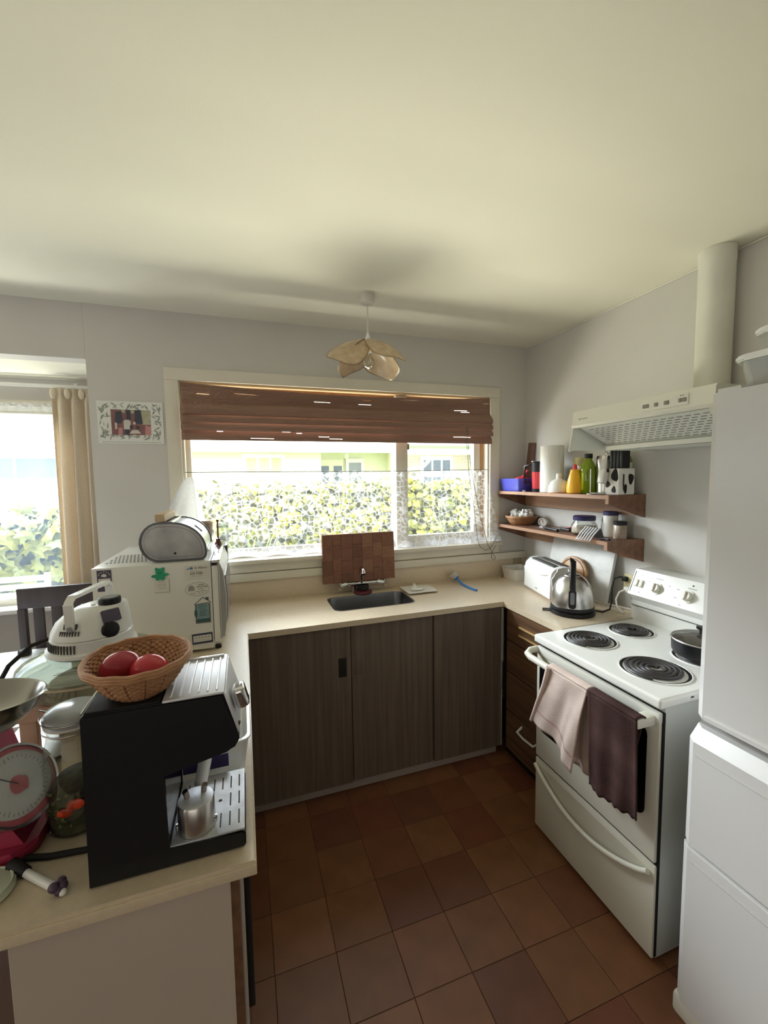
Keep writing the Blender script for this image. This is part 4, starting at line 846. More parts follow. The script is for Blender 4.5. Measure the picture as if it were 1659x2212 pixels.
t = thing('spice_jar', 'small glass spice jar with black lid at the shelf end', 'jar', (1.785, 1.598, Z2))
obj('body', MB().lathe([(0.030, Z2 + 0.001), (0.031, Z2 + 0.065), (0.028, Z2 + 0.070)], (1.785, 1.598)), P('spice_body', (0.55, 0.48, 0.40), 0.3, col2=(0.30, 0.22, 0.16), scale=24), t)
obj('lid', MB().lathe([(0.0315, Z2 + 0.069), (0.0315, Z2 + 0.086), (0.028, Z2 + 0.088)], (1.785, 1.598)), M['black'], t)
t = thing('spatula', 'slotted steel fish slice hanging over the front of lower shelf', 'spatula', (1.645, 1.62, Z2))
for q in range(6):
    y = 1.700 - q * 0.0170
    obj('tine', MB().tube([(1.618, y + 0.008, Z2 - 0.004), (1.632, y - 0.004, Z2 + 0.028), (1.650, y - 0.020, Z2 + 0.060)], 0.0036, 6), M['ridge'], t)
obj('lower_edge', MB().tube([(1.618, 1.712, Z2 - 0.004), (1.618, 1.618, Z2 - 0.006)], 0.0035, 6), M['chrome'], t)
obj('upper_edge', MB().tube([(1.650, 1.682, Z2 + 0.060), (1.650, 1.590, Z2 + 0.058)], 0.0035, 6), M['chrome'], t)
obj('rear_slope', MB().prism([(1.650, Z2 + 0.058), (1.672, Z2 + 0.006), (1.676, Z2 + 0.006), (1.654, Z2 + 0.060)], 'y', 1.590, 1.682), M['binrim'], t)
obj('handle', MB().tube([(1.665, 1.60, Z2 + 0.006), (1.660, 1.56, Z2 + 0.010), (1.655, 1.54, Z2 + 0.010)], 0.006, 8), M['black'], t)

# ------------------------------------------------------------------ right bench
t = thing('marble_board', 'grey veined marble slab leaning on the wall behind the kettle', 'board', (1.81, 1.9, 0.9))
o = obj('slab', MB().box(-0.009, 0.009, -0.232, 0.232, 0, 0.305, 0.002).xf(Matrix.Translation((1.790, 1.905, 0.9035)) @ Matrix.Rotation(radians(11), 4, 'Y') @ Matrix.Rotation(radians(1.5), 4, 'X')), M['marble'], t)
t = thing('round_board', 'round striped wooden board leaning on the marble slab', 'board', (1.77, 1.915, 0.9))
obj('disc', MB().lathe([(0.100, -0.009), (0.108, -0.004), (0.108, 0.005), (0.102, 0.009), (0.01, 0.009)], n=40).xf(Matrix.Translation((1.771, 1.895, 1.013)) @ Matrix.Rotation(radians(11 - 90), 4, 'Y')), M['roundwood'], t)
obj('groove', MB().tube([(0.092 * cos(2 * pi * k / 40), 0.092 * sin(2 * pi * k / 40), 0.009) for k in range(40)], 0.003, 6, closed=True).xf(Matrix.Translation((1.771, 1.895, 1.013)) @ Matrix.Rotation(radians(11 - 90), 4, 'Y')), P('groove_brown', (0.16, 0.07, 0.03), 0.5), t)
t = thing('white_tub', 'square white plastic tub in the far right bench corner', 'tub', (1.73, 2.335, 0.9))
rr = [[(x, y, z) for x, y in rrect(1.655 - k, 1.80 + k, 2.262 - k, 2.405 + k, 0.025)] for k, z in ((0.0, 0.9005), (0.012, 0.970), (0.016, 0.974), (0.008, 0.974), (-0.004, 0.907))]
obj('body', MB().ring_loft(rr, cap=False).prism(rrect(1.655, 1.80, 2.262, 2.405, 0.025), 'z', 0.9005, 0.905), M['ceramic'], t)
ts = thing('toaster', 'long white toaster with dark bread slots beside the kettle', 'toaster', (1.660, 1.955, 0.9), radians(-13.5))
pr = []
for k in range(17):
    a = pi * k / 16; pr.append((0.074 * cos(a) * (1.0 if abs(cos(a)) > 0.6 else 1), 0.128 + 0.062 * sin(a) ** 0.75))
prt = [(-0.078, 0.016)] + [(0.078, 0.016)] + pr
obj('shell', MB().prism(prt, 'y', -0.175, 0.175, 0.012), M['white'], ts, local=True)
obj('base', MB().box(-0.070, 0.070, -0.165, 0.165, 0.0, 0.016, 0.003), P('toaster_base', (0.42, 0.33, 0.27), 0.5), ts, local=True)
obj('bread_slot', MB().box(-0.042, -0.012, -0.135, 0.135, 0.172, 0.1905, 0.002), M['slot'], ts, local=True)
obj('bread_slot', MB().box(0.012, 0.042, -0.135, 0.135, 0.172, 0.1905, 0.002), M['slot'], ts, local=True)
obj('slot_rim', MB().box(-0.008, 0.008, -0.14, 0.14, 0.182, 0.1925, 0.002), M['steel'], ts, local=True)
cr = [(-0.0765 - 0.0015 * sin(pi * k / 16), 0.130 - 0.26 * k / 16, 0.142 - 0.020 * sin(pi * k / 16)) for k in range(17)]
obj('curved_crease', MB().tube(cr, 0.0018, 6), M['white'], ts, local=True)
obj('name_plate', MB().box(-0.0795, -0.0775, -0.012, 0.012, 0.034, 0.038), M['greyink'], ts, local=True)
kt = thing('kettle', 'domed brushed steel electric kettle with black handle on black base', 'kettle', (1.535, 1.640, 0.9))
KX, KY = 1.535, 1.640
obj('power_base', MB().lathe([(0.104, 0.9005), (0.106, 0.906), (0.104, 0.918), (0.094, 0.924)], (KX, KY), 44), M['black'], kt)
obj('skirt', MB().lathe([(0.094, 0.922), (0.101, 0.926), (0.101, 0.940), (0.098, 0.944)], (KX, KY), 44), M['black'], kt)
obj('body', MB().lathe([(0.0985, 0.942), (0.0985, 0.965), (0.0945, 1.0), (0.084, 1.036), (0.066, 1.066), (0.046, 1.084), (0.040, 1.087)], (KX, KY), 48), M['steel'], kt)
obj('lid', MB().lathe([(0.0415, 1.086), (0.038, 1.091), (0.015, 1.096), (0.004, 1.097)], (KX, KY), 32), M['steel'], kt)
obj('lid_knob', MB().lathe([(0.004, 1.096), (0.004, 1.104), (0.010, 1.110), (0.008, 1.118), (0.002, 1.120)], (KX - 0.012, KY + 0.008), 16), M['chrome'], kt)
ux = Vector((-0.68, -0.733, 0)); 
def kp(r, z, s=0.0): return Vector((KX, KY, z)) + ux * r + Vector((0.733, -0.68, 0)) * s
path = [(0.090, 1.030), (0.083, 1.058), (0.072, 1.088), (0.058, 1.125), (0.040, 1.155), (0.016, 1.170), (-0.010, 1.163), (-0.030, 1.138), (-0.040, 1.100), (-0.045, 1.078)]
obj('handle', MB().ring_loft([[kp(r + 0.012 * cos(2 * pi * j / 10), z + 0.010 * sin(2 * pi * j / 10) , 0.0145 * sin(2 * pi * j / 10 + pi / 2) if False else 0) + Vector((0.733, -0.68, 0)) * (0.0145 * cos(2 * pi * j / 10 + pi / 2)) for j in range(10)] for r, z in path]), M['black'], kt)
wpts = rrect(-0.017, 0.017, 0.0, 0.090, 0.014, 5)
wp = MB().prism(wpts, 'z', 0, 0.010); dirv = (kp(0.090, 1.036) - kp(0.101, 0.948)).normalized()
obj('window_frame', wp.xf(facing(kp(0.0975, 0.946), (0.733, -0.68, 0), dirv)), M['black'], kt)
obj('water_window', MB().prism(rrect(-0.0095, 0.0095, 0.020, 0.078, 0.008, 4), 'z', 0.008, 0.0112).xf(facing(kp(0.0975, 0.946), (0.733, -0.68, 0), dirv)), P('water_window', (0.16, 0.18, 0.21), 0.15), kt)
obj('spout', MB().prism([(0.0, 0.0), (0.030, 0.0), (0.042, 0.022), (0.010, 0.030)], 'z', -0.014, 0.014).xf(Matrix.Translation((KX + 0.048, KY + 0.052, 1.060)) @ Matrix.Rotation(radians(47), 4, 'Z') @ Matrix.Rotation(radians(90), 4, 'X')), M['steel'], kt)
obj('power_cord', MB().tube([(KX + 0.10, KY - 0.02, 0.906), (1.67, 1.58, 0.904), (1.735, 1.60, 0.904), (1.775, 1.625, 0.93), (1.790, 1.64, 1.0), (1.81, 1.645, 1.045), (1.835, 1.63, 1.056), (1.850, 1.618, 1.050)], 0.0038, 8), M['blackmat'], kt)
obj('plug', MB().box(1.838, 1.862, 1.604, 1.628, 1.034, 1.058, 0.004), M['blackmat'], kt)
obj('cord_loop', MB().tube([(KX - 0.09, KY + 0.05, 0.905), (KX - 0.115, KY + 0.075, 0.904), (KX - 0.10, KY + 0.095, 0.904), (KX - 0.075, KY + 0.075, 0.905)], 0.0032, 8), M['blackmat'], kt)
t = thing('wall_socket', 'yellowed double power socket on the wall behind the stove panel', 'socket', (R, 1.60, 1.0))
obj('face_plate', MB().box(R - 0.010, R - 0.001, 1.555, 1.632, 0.975, 1.072, 0.003), M['plugyellow'], t)
t = thing('white_cable', 'white cable with plug running from socket down onto the bench', 'cable', (1.80, 1.58, 0.9))
obj('plug', MB().box(R - 0.042, R - 0.010, 1.575, 1.606, 0.985, 1.012, 0.006), M['ceramic'], t)
obj('lead', MB().tube([(R - 0.030, 1.595, 1.0), (1.80, 1.605, 0.985), (1.762, 1.59, 0.955), (1.745, 1.565, 0.92), (1.742, 1.53, 0.905)], 0.0042, 8), M['ceramic'], t)
obj('lead_tail', MB().tube([(1.77, 1.75, 0.905), (1.79, 1.68, 0.905), (1.815, 1.60, 0.905), (1.83, 1.53, 0.905)], 0.004, 8), M['ceramic'], t)
t = thing('corner_socket', 'brown tinged plate on the upstand behind the white tub', 'plate', (1.80, D - 0.03, 0.985))
obj('face_plate', MB().box(1.765, 1.83, D - 0.0235, D - 0.0175, 0.975, 1.012, 0.002), P('plate_tan', (0.44, 0.34, 0.22), 0.5), t)
pt_ = thing('square_plate', 'square white plate on the bench right of the sink', 'plate', (0.985, 2.295, 0.9))
mr = Matrix.Translation((0.982, 2.292, 0.9005)) @ Matrix.Rotation(radians(0), 4, 'Z')
rr = [[(x, y, z) for x, y in rrect(-a, a, -b, b, 0.008, 3)] for a, b, z in ((0.060, 0.052, 0.0), (0.092, 0.082, 0.009), (0.094, 0.084, 0.0115), (0.088, 0.078, 0.0115), (0.058, 0.050, 0.004))]
obj('dish', MB().ring_loft(rr).xf(mr), M['ceramic'], pt_)
o = thing('shell_dish_ornament', 'small white twisted ornament lying on the square plate', 'ornament', (0.965, 2.295, 0.905))
obj('ridge', MB().lathe([(0.022, 0.9055), (0.026, 0.912), (0.014, 0.926), (0.006, 0.940), (0.001, 0.948)], (0.960, 2.30), 12), M['ceramic'], o)
obj('lobe', MB().ball((0.985, 2.28, 0.9135), 0.026, 1.0, 0.6, 0.33, 14, 8), M['ceramic'], o)
db = thing('dish_brush', 'blue handled washing-up brush lying on the bench near the corner', 'brush', (1.29, 2.29, 0.9))
obj('handle', MB().tube([(1.292, 2.375, 0.922), (1.289, 2.34, 0.917), (1.287, 2.29, 0.909), (1.290, 2.21, 0.906), (1.298, 2.15, 0.907)], 0.0075, 8), M['brushblue'], db)
bx_ = Matrix.Translation((1.291, 2.392, 0.930)) @ Matrix.Rotation(radians(-35), 4, 'Y') @ Matrix.Rotation(radians(-30), 4, 'X')
obj('head', MB().lathe([(0.016, 0.0), (0.020, -0.004), (0.016, -0.010), (0.005, -0.012)], n=20).xf(bx_), M['brushblue'], db)
br = MB(); rq = random.Random(8)
for k in range(110):
    a = rq.uniform(0, 2 * pi); r0 = 0.018 * rq.random() ** 0.5
    p0 = Vector((r0 * cos(a), r0 * sin(a), 0)); p1 = Vector((r0 * cos(a) * 1.7, r0 * sin(a) * 1.7, 0.034))
    br.cyl(p0, p1, 0.0014, 0.0014, 4)
obj('bristles', br.xf(bx_), M['bristle'], db, kind='stuff')
o = obj('crumb', MB().ball((1.640, 2.39, 0.9075), 0.008, 1.1, 0.7, 0.9, 8, 6), P('rust_red', (0.42, 0.12, 0.06), 0.7))
tag(o, 'tiny rust red scrap on the bench beside the white tub', 'scrap')

# ------------------------------------------------------------------ pendant lamp
pl_ = thing('pendant_lamp', 'hanging ceiling lamp with four overlapping tan shell petals', 'lamp', (0.597, 1.98, 2.10))
PX, PY = 0.597, 1.98
obj('ceiling_rose', MB().lathe([(0.036, 2.452), (0.035, 2.43), (0.030, 2.412), (0.008, 2.408)], (PX, PY), 28), P('rose_white', (0.66, 0.62, 0.57), 0.4), pl_)
obj('flex', MB().tube([(PX, PY, 2.41), (PX, PY, 2.26)], 0.0035, 8), M['trim'], pl_)
obj('lamp_holder', MB().lathe([(0.004, 2.278), (0.010, 2.262), (0.016, 2.240), (0.018, 2.20), (0.016, 2.185)], (PX, PY), 20), M['white'], pl_)
obj('bulb', MB().lathe([(0.012, 2.186), (0.014, 2.175), (0.028, 2.150), (0.030, 2.135), (0.022, 2.115), (0.004, 2.107)], (PX, PY), 20), M['jar'], pl_)
base_az = math.atan2(-PY, -PX); ROLL = (0.66, 0.22, 0.10, 0.10)
for k, (daz, L, Wd, drop) in enumerate([(-1.25, 0.215, 0.098, 0.42), (1.10, 0.225, 0.090, 0.56), (2.35, 0.225, 0.110, 0.78), (-2.10, 0.215, 0.100, 0.78)]):
    az = base_az + daz; d = Vector((cos(az), sin(az), 0)); sd = Vector((-sin(az), cos(az), 0))
    def ptl(u, v, d=d, sd=sd, L=L, Wd=Wd, drop=drop):
        s = v; hw = Wd * (sin(pi * min(1, 0.10 + 0.90 * s) ** 0.85) ** 0.75 if s < 1 else 0.0) + 0.004
        w = (u * 2 - 1) * hw
        r = 0.010 + L * s * cos(drop * (0.55 + 0.55 * s)); z = 2.245 + 0.004 * (k_ % 2) - L * s * sin(drop * (0.35 + 0.75 * s)) - 0.55 * (w * w) / Wd - ROLL[k_] * w * (1 if sd.dot(Vector((-PX, -PY, 0))) > 0 else -1)
        return Vector((PX, PY, z)) + d * r + sd * w
    k_ = k
    pt = obj('petal', MB().grid(ptl, 18, 22), M['petal'], pl_, thick=0.0015)
    edge = [ptl(1, v / 22) for v in range(23)] + [ptl(0, v / 22) for v in range(22, -1, -1)]
    obj('rim_wire', MB().tube(edge, 0.0018, 5), P('petal_rim_%d' % k, (0.20, 0.13, 0.07), 0.4), pt)

# ------------------------------------------------------------------ picture card on the wall
ph = thing('photo_calendar', 'white leaf patterned photo calendar pinned to the wall beside the window', 'calendar', (-0.525, D, 1.775))
def wallxf(): return Matrix.Identity(4)
A0, A1, B0, B1 = -0.672, -0.378, 1.776, 1.987
obj('card', MB().box(A0, A1, D - 0.004, D - 0.001, B0, B1), M['paper'], ph)
lp = MB(); rl = random.Random(2)
for q in range(110):
    side = q % 4
    cx = rl.uniform(A0 + 0.02, A1 - 0.02) if side < 2 else (rl.uniform(A0 + 0.012, A0 + 0.045) if side == 2 else rl.uniform(A1 - 0.045, A1 - 0.012))
    cz = (rl.uniform(B1 - 0.036, B1 - 0.012) if side == 0 else rl.uniform(B0 + 0.024, B0 + 0.044)) if side < 2 else rl.uniform(B0 + 0.03, B1 - 0.02)
    an = rl.uniform(0, pi); L = rl.uniform(0.009, 0.019); w = L * rl.uniform(0.18, 0.32)
    pts = [(cx + L * cos(an), cz + L * sin(an)), (cx - w * sin(an), cz + w * cos(an)), (cx - L * cos(an), cz - L * sin(an)), (cx + w * sin(an), cz - w * cos(an))]
    if any(not (A0 + 0.003 < p[0] < A1 - 0.003 and B0 + 0.012 < p[1] < B1 - 0.003) for p in pts): continue
    lp.prism(pts, 'y', D - 0.0043 - 0.000005 * q, D - 0.004)
obj('leaf_print', lp, M['leafprint'], ph, smooth=False, kind='stuff')
F0x, F1x, G0, G1 = -0.612, -0.436, 1.820, 1.946
pp = obj('photo_print', MB().box(F0x, F1x, D - 0.0052, D - 0.004, G0, G1), M['photored'], ph)
U = lambda u: F0x + (F1x - F0x) * u
V = lambda v: G0 + (G1 - G0) * v
def pr_(name, mat, polys, d):
    mb = MB()
    for p in polys: mb.prism([(U(a), V(b)) for a, b in p], 'y', D - d, D - 0.0052)
    return obj(name, mb, mat, pp, smooth=False)
pr_('foliage_print', M['photogreen'], [[(0.78, 0.42), (1, 0.42), (1, 1), (0.76, 1)], [(0.28, 0.88), (0.36, 0.88), (0.36, 1), (0.26, 1)], [(0.5, 0.86), (0.58, 0.86), (0.6, 1), (0.47, 1)]], 0.0055)
pr_('tree_print', M['photodark'], [[(0.09, 0.45), (0.25, 0.45), (0.29, 0.62), (0.26, 0.95), (0.12, 0.9)], [(0.58, 0.45), (0.80, 0.45), (0.76, 1), (0.61, 1)], [(0.38, 0.60), (0.50, 0.60), (0.50, 0.98), (0.39, 1)]], 0.0058)
pr_('seat_print', M['photopink'], [[(0.84, 0.0), (1, 0.0), (1, 0.34), (0.86, 0.40)], [(0.16, 0.0), (0.27, 0.0), (0.27, 0.28), (0.17, 0.28)]], 0.0060)
pr_('figure_print', M['photolight'], [[(0.31, 0.22), (0.47, 0.22), (0.49, 0.52), (0.44, 0.6), (0.35, 0.6), (0.31, 0.54)], [(0.44, 0.05), (0.74, 0.06), (0.66, 0.2), (0.52, 0.2)], [(0.55, 0.42), (0.61, 0.42), (0.61, 0.52), (0.55, 0.52)], [(0.09, 0.22), (0.14, 0.22), (0.14, 0.48), (0.09, 0.48)]], 0.0063)
pr_('trouser_print', M['photodark'], [[(0.33, 0.0), (0.44, 0.0), (0.45, 0.22), (0.33, 0.22)], [(0.46, 0.24), (0.53, 0.24), (0.53, 0.38), (0.46, 0.38)], [(0.62, 0.24), (0.70, 0.24), (0.70, 0.36), (0.62, 0.36)]], 0.0066)
pf = MB()
for q in range(34): pf.box(A0 + 0.018 + q * 0.0078, A0 + 0.021 + q * 0.0078, D - 0.0046, D - 0.004, B0 + 0.006, B0 + 0.009)
obj('binding_holes', pf, M['ink'], ph)

# ------------------------------------------------------------------ microwave, with magnets, and what stands on it
mw = thing('microwave', 'old white microwave on the peninsula with magnets on its side', 'microwave', (-0.33, 2.05, 0.9))
MX0, MX1, MY0, MY1, MZ0, MZ1 = -0.538, -0.133, 1.770, 2.33, 0.912, 1.267
obj('case', MB().box(MX0, MX1, MY0, MY1, MZ0, MZ1, 0.004, 2), M['appl'], mw)
obj('front_frame', MB().box(MX1 + 0.0015, MX1 + 0.026, MY0 + 0.002, MY1 - 0.002, 0.932, MZ1 - 0.004, 0.005), M['appl'], mw)
dr = obj('door', MB().prism([(MX1 + 0.027, 0.94), (MX1 + 0.040, 0.945), (MX1 + 0.052, 1.02), (MX1 + 0.054, 1.12), (MX1 + 0.046, 1.22), (MX1 + 0.030, 1.262), (MX1 + 0.027, 1.262)], 'y', MY0 + 0.006, MY1 - 0.11), M['appl'], mw)
obj('door_glass', MB().prism([(MX1 + 0.050, 1.00), (MX1 + 0.0565, 1.03), (MX1 + 0.0575, 1.12), (MX1 + 0.052, 1.20), (MX1 + 0.048, 1.20)], 'y', MY0 + 0.02, MY1 - 0.15), M['greypane'], dr)
obj('side_glass', MB().prism([(MX1 + 0.030, 0.95), (MX1 + 0.041, 0.955), (MX1 + 0.050, 1.03), (MX1 + 0.051, 1.12), (MX1 + 0.044, 1.21), (MX1 + 0.031, 1.252)], 'y', MY0 + 0.0045, MY0 + 0.007), M['greyink'], dr)
obj('control_strip', MB().box(MX1 + 0.026, MX1 + 0.048, MY1 - 0.105, MY1 - 0.004, 0.945, 1.258, 0.004), M['binrim'], mw)
obj('hinge_block', MB().box(MX1 + 0.003, MX1 + 0.024, MY0 - 0.002, MY0 + 0.006, 1.247, 1.258), M['black'], mw)
obj('top_trim', MB().box(MX1 + 0.0005, MX1 + 0.034, MY0 + 0.004, MY1 - 0.004, 1.262, 1.2685, 0.002), M['chrome'], mw)
for x, y in ((-0.50, 1.80), (-0.12, 1.80), (-0.50, 2.29), (-0.15, 2.29)):
    obj('foot', MB().lathe([(0.012, 0.9), (0.012, 0.913)], (x, y), 14), M['black'], mw)
vt = MB()
for a in range(6):
    for b in range(11):
        x = -0.512 + b * 0.0135 + (a % 2) * 0.006; y = 1.865 + a * 0.034
        vt.prism([(x + 0.0042 * cos(q * pi / 4), y + 0.011 * sin(q * pi / 4)) for q in range(8)], 'z', 1.2665, 1.2674)
obj('vent_holes', vt, M['slot'], mw, kind='stuff', smooth=False)
fy = MY0 - 0.0005
def plate_y(x0, x1, z0, z1, th=0.0012, mat=None): return MB().box(x0, x1, fy - th, fy, z0, z1)
fm = lambda x, z, th=0.0016: facing((x, fy - th, z), (1, 0, 0), (0, 0, 1))
t = thing('purple_magnet', 'dark purple patterned fridge magnet at the left end of the microwave', 'magnet', (-0.4955, fy, 1.147), 0, None)
obj('card', plate_y(-0.520, -0.474, 1.180, 1.259), M['purplecard'], t)
mb = MB().prism([(-0.508, 1.238), (-0.500, 1.246), (-0.491, 1.244), (-0.488, 1.236), (-0.497, 1.233)], 'y', fy - 0.0018, fy - 0.0012)
for q in range(7): 
    a = pi * (0.05 + 0.9 * q / 6); mb.box(-0.497 + 0.018 * cos(a) - 0.0015, -0.497 + 0.018 * cos(a) + 0.0015, fy - 0.0018, fy - 0.0012, 1.238 + 0.014 * sin(a), 1.241 + 0.014 * sin(a))
for q in range(5): mb.box(-0.490, -0.478, fy - 0.0018, fy - 0.0012, 1.186 + q * 0.006, 1.1875 + q * 0.006)
obj('print', mb, M['card'], t)
obj('white_panel', MB().box(-0.516, -0.478, fy - 0.0018, fy - 0.0012, 1.214, 1.228), M['card'], t)
t = thing('bear_magnet', 'green teddy bear shaped magnet holding a cream card on the microwave', 'magnet', (-0.313, fy, 1.2))
bx, bz = -0.313, 1.226
bm_ = MB().prism([(bx + 0.0155 * cos(q * pi / 9), bz + 0.012 + 0.0125 * sin(q * pi / 9)) for q in range(18)], 'y', fy - 0.004, fy)
for sx in (-1, 1):
    bm_.prism([(bx + sx * 0.0115 + 0.0055 * cos(q * pi / 6), bz + 0.023 + 0.0055 * sin(q * pi / 6)) for q in range(12)], 'y', fy - 0.0042, fy)
    an = -0.20 * sx if sx > 0 else 0.28
    bm_.prism([(bx + sx * 0.019 + 0.0115 * cos(q * pi / 6) , bz - 0.001 + 0.0055 * sin(q * pi / 6) - (0.003 if sx < 0 else -0.001)) for q in range(12)], 'y', fy - 0.0039, fy)
    bm_.prism([(bx + sx * 0.0085 + 0.0075 * cos(q * pi / 6), bz - 0.013 + 0.0085 * sin(q * pi / 6)) for q in range(12)], 'y', fy - 0.0041, fy)
bm_.prism([(bx + 0.0155 * cos(q * pi / 9), bz - 0.002 + 0.0150 * sin(q * pi / 9)) for q in range(18)], 'y', fy - 0.0045, fy)
obj('bear', bm_, M['greenmagnet'], t)
obj('muzzle', MB().ball((bx, fy - 0.0045, bz + 0.008), 0.005, 1, 0.3, 0.8, 10, 6), P('green_dark', (0.008, 0.20, 0.10), 0.4), t)
t = thing('note_card', 'small cream card with faint lines below the green bear magnet', 'card', (-0.309, fy, 1.16))
obj('card', plate_y(-0.334, -0.284, 1.158, 1.208, 0.001), M['card'], t)
mb = MB()
for z, w_ in ((1.197, 0.026), (1.188, 0.030), (1.181, 0.028), (1.172, 0.026)): mb.box(-0.309 - w_ / 2, -0.309 + w_ / 2, fy - 0.0014, fy - 0.001, z, z + 0.0012)
obj('print', mb, M['greyink'], t)
obj('edge', MB().box(-0.335, -0.283, fy - 0.0008, fy, 1.1565, 1.158).box(-0.284, -0.2825, fy - 0.0008, fy, 1.157, 1.208), M['greyink'], t)
t = thing('clinic_magnet', 'white magnet reading St Albans and a phone number on the microwave', 'magnet', (-0.183, fy, 1.2))
obj('card', plate_y(-0.2285, -0.141, 1.201, 1.252), M['card'], t)
mb = MB().box(-0.208, -0.1985, fy - 0.0018, fy - 0.0012, 1.2375, 1.2465); obj('logo_square', mb, M['bluesq'], t)
obj('logo_square', MB().box(-0.217, -0.2095, fy - 0.0018, fy - 0.0012, 1.2375, 1.2435), M['lightblue'], t)
obj('logo_square', MB().box(-0.222, -0.218, fy - 0.0018, fy - 0.0012, 1.2375, 1.2405), M['greyink'], t)
text('St Albans', 0.0125, M['ink'], t, fm(-0.1695, 1.2425))
text('355 9380', 0.0125, M['ink'], t, fm(-0.186, 1.220))
obj('rule', MB().box(-0.207, -0.166, fy - 0.0016, fy - 0.0012, 1.2285, 1.2293).box(-0.205, -0.166, fy - 0.0016, fy - 0.0012, 1.2095, 1.2103), M['ink'], t)
t = thing('disaster_magnet', 'oval grey magnet with a house sketch and the word DISASTER', 'magnet', (-0.185, fy, 1.155))
oc, oz = -0.1855, 1.158
obj('card', MB().prism([(oc + 0.043 * cos(q * pi / 16) * (1 if abs(cos(q * pi / 16)) < 0.8 else 1), oz + 0.027 * sin(q * pi / 16)) for q in range(32)], 'y', fy - 0.0012, fy), M['card'], t)
obj('outline', MB().tube([(oc + 0.0425 * cos(q * pi / 16), fy - 0.0013, oz + 0.0265 * sin(q * pi / 16)) for q in range(32)], 0.0006, 5, closed=True), M['greyink'], t)
text('DISASTER', 0.0088, M['ink'], t, fm(oc + 0.018, oz + 0.008))
mb = MB().box(oc + 0.004, oc + 0.026, fy - 0.0016, fy - 0.0012, oz + 0.0145, oz + 0.018)
for x, z, w_ in ((0.010, -0.001, 0.020), (-0.004, -0.010, 0.016), (0.018, -0.009, 0.024), (-0.022, -0.016, 0.018), (0.004, -0.0165, 0.006), (0.014, -0.016, 0.006)): mb.box(oc + x - w_ / 2 + 0.004, oc + x + w_ / 2 + 0.004, fy - 0.0016, fy - 0.0012, oz + z - 0.0012, oz + z + 0.0012)
obj('print', mb, M['greyink'], t)
obj('house_sketch', MB().prism([(oc - 0.034, oz - 0.006), (oc - 0.010, oz - 0.006), (oc - 0.010, oz + 0.008), (oc - 0.020, oz + 0.017), (oc - 0.031, oz + 0.012)], 'y', fy - 0.0016, fy - 0.0012), M['greyink'], t)
t = thing('house_magnet', 'teal house shaped notice magnet with a dark roof outline', 'magnet', (-0.170, fy, 1.02))
hx0, hx1, hz0, hz1 = -0.1965, -0.1415, 1.019, 1.097
obj('outline', MB().box(hx0, hx1, fy - 0.0012, fy, hz0, hz1).prism([(hx0 - 0.005, hz1 - 0.002), (hx1 + 0.005, hz1 + 0.004), (-0.168, hz1 + 0.027)], 'y', fy - 0.0012, fy).box(-0.158, -0.146, fy - 0.0012, fy, 1.106, 1.122), M['ink'], t)
obj('paper', MB().box(hx0 + 0.004, hx1 - 0.004, fy - 0.0017, fy - 0.0012, hz0 + 0.004, hz1), M['tealcard'], t)
obj('gable', MB().prism([(hx0 + 0.002, hz1 + 0.0005), (hx1 - 0.001, hz1 + 0.006), (-0.168, hz1 + 0.0235)], 'y', fy - 0.0017, fy - 0.0012), M['card'], t)
mb = MB().prism([(hx0 + 0.002 + 0.006 * cos(q * pi / 5), hz0 + 0.042 + 0.017 * sin(q * pi / 5)) for q in range(10)], 'y', fy - 0.0021, fy - 0.0017).box(hx0 + 0.004, hx1 - 0.004, fy - 0.0021, fy - 0.0017, hz0 + 0.005, hz0 + 0.018)
for q in range(8): mb.box(hx0 + 0.014, hx1 - 0.010 - 0.004 * (q % 3), fy - 0.0021, fy - 0.0017, hz0 + 0.030 + q * 0.006, hz0 + 0.0315 + q * 0.006)
obj('print', mb, M['tealdark'], t)
t = thing('navy_magnet', 'navy bordered rectangular magnet in the lower corner of the microwave', 'magnet', (-0.176, fy, 0.94))
tl = Matrix.Translation((-0.1755, 0, 0.957)) @ Matrix.Rotation(radians(-1.5), 4, 'Y')
obj('border', MB().box(-0.038, 0.038, fy - 0.0012, fy, -0.021, 0.021).xf(tl), M['navycard'], t)
obj('panel', MB().box(-0.033, 0.033, fy - 0.0017, fy - 0.0012, -0.012, 0.013).xf(tl), M['card'], t)
mb = MB()
for q in range(5): mb.box(-0.028 + q * 0.0118, -0.019 + q * 0.0118, fy - 0.0021, fy - 0.0017, 0.003, 0.0075)
for q in range(9): mb.box(-0.028 + q * 0.0065, -0.0255 + q * 0.0065, fy - 0.0021, fy - 0.0017, -0.008, -0.002)
obj('print', mb.xf(tl), M['greyink'], t)

bb = thing('bread_bin', 'steel roll-top bread bin with black rims on the microwave', 'bread bin', (-0.265, 1.95, MZ1))
BY0, BY1 = 1.800, 2.095
def bbprof(ins=0.0):
    pts = []
    cx, cz, rx, rz = -0.315, 1.346, 0.070, 0.078      # left half stadium, right half sloping roll top
    for k in range(13):
        a = pi / 2 + pi * k / 12; pts.append((cx + (rx - ins) * cos(a), cz + (rz - ins) * sin(a)))
    for k in range(5): pts.append((-0.315 + (k + 1) * 0.025, 1.268 + ins))
    for k in range(6):
        a = -pi / 2 + (pi / 2) * k / 5; pts.append((-0.172 + (0.026 - ins) * cos(a), 1.294 + (0.026 - ins) * sin(a)))
    for k in range(12):
        a = (pi / 2) * (k + 0.5) / 12; pts.append((-0.285 + (0.139 - ins) * cos(a) ** 0.9, 1.304 + (0.120 - ins) * sin(a)))
    return pts
obj('shell', MB().prism(bbprof(0.004), 'y', BY0 + 0.008, BY1 - 0.008), M['steel'], bb)
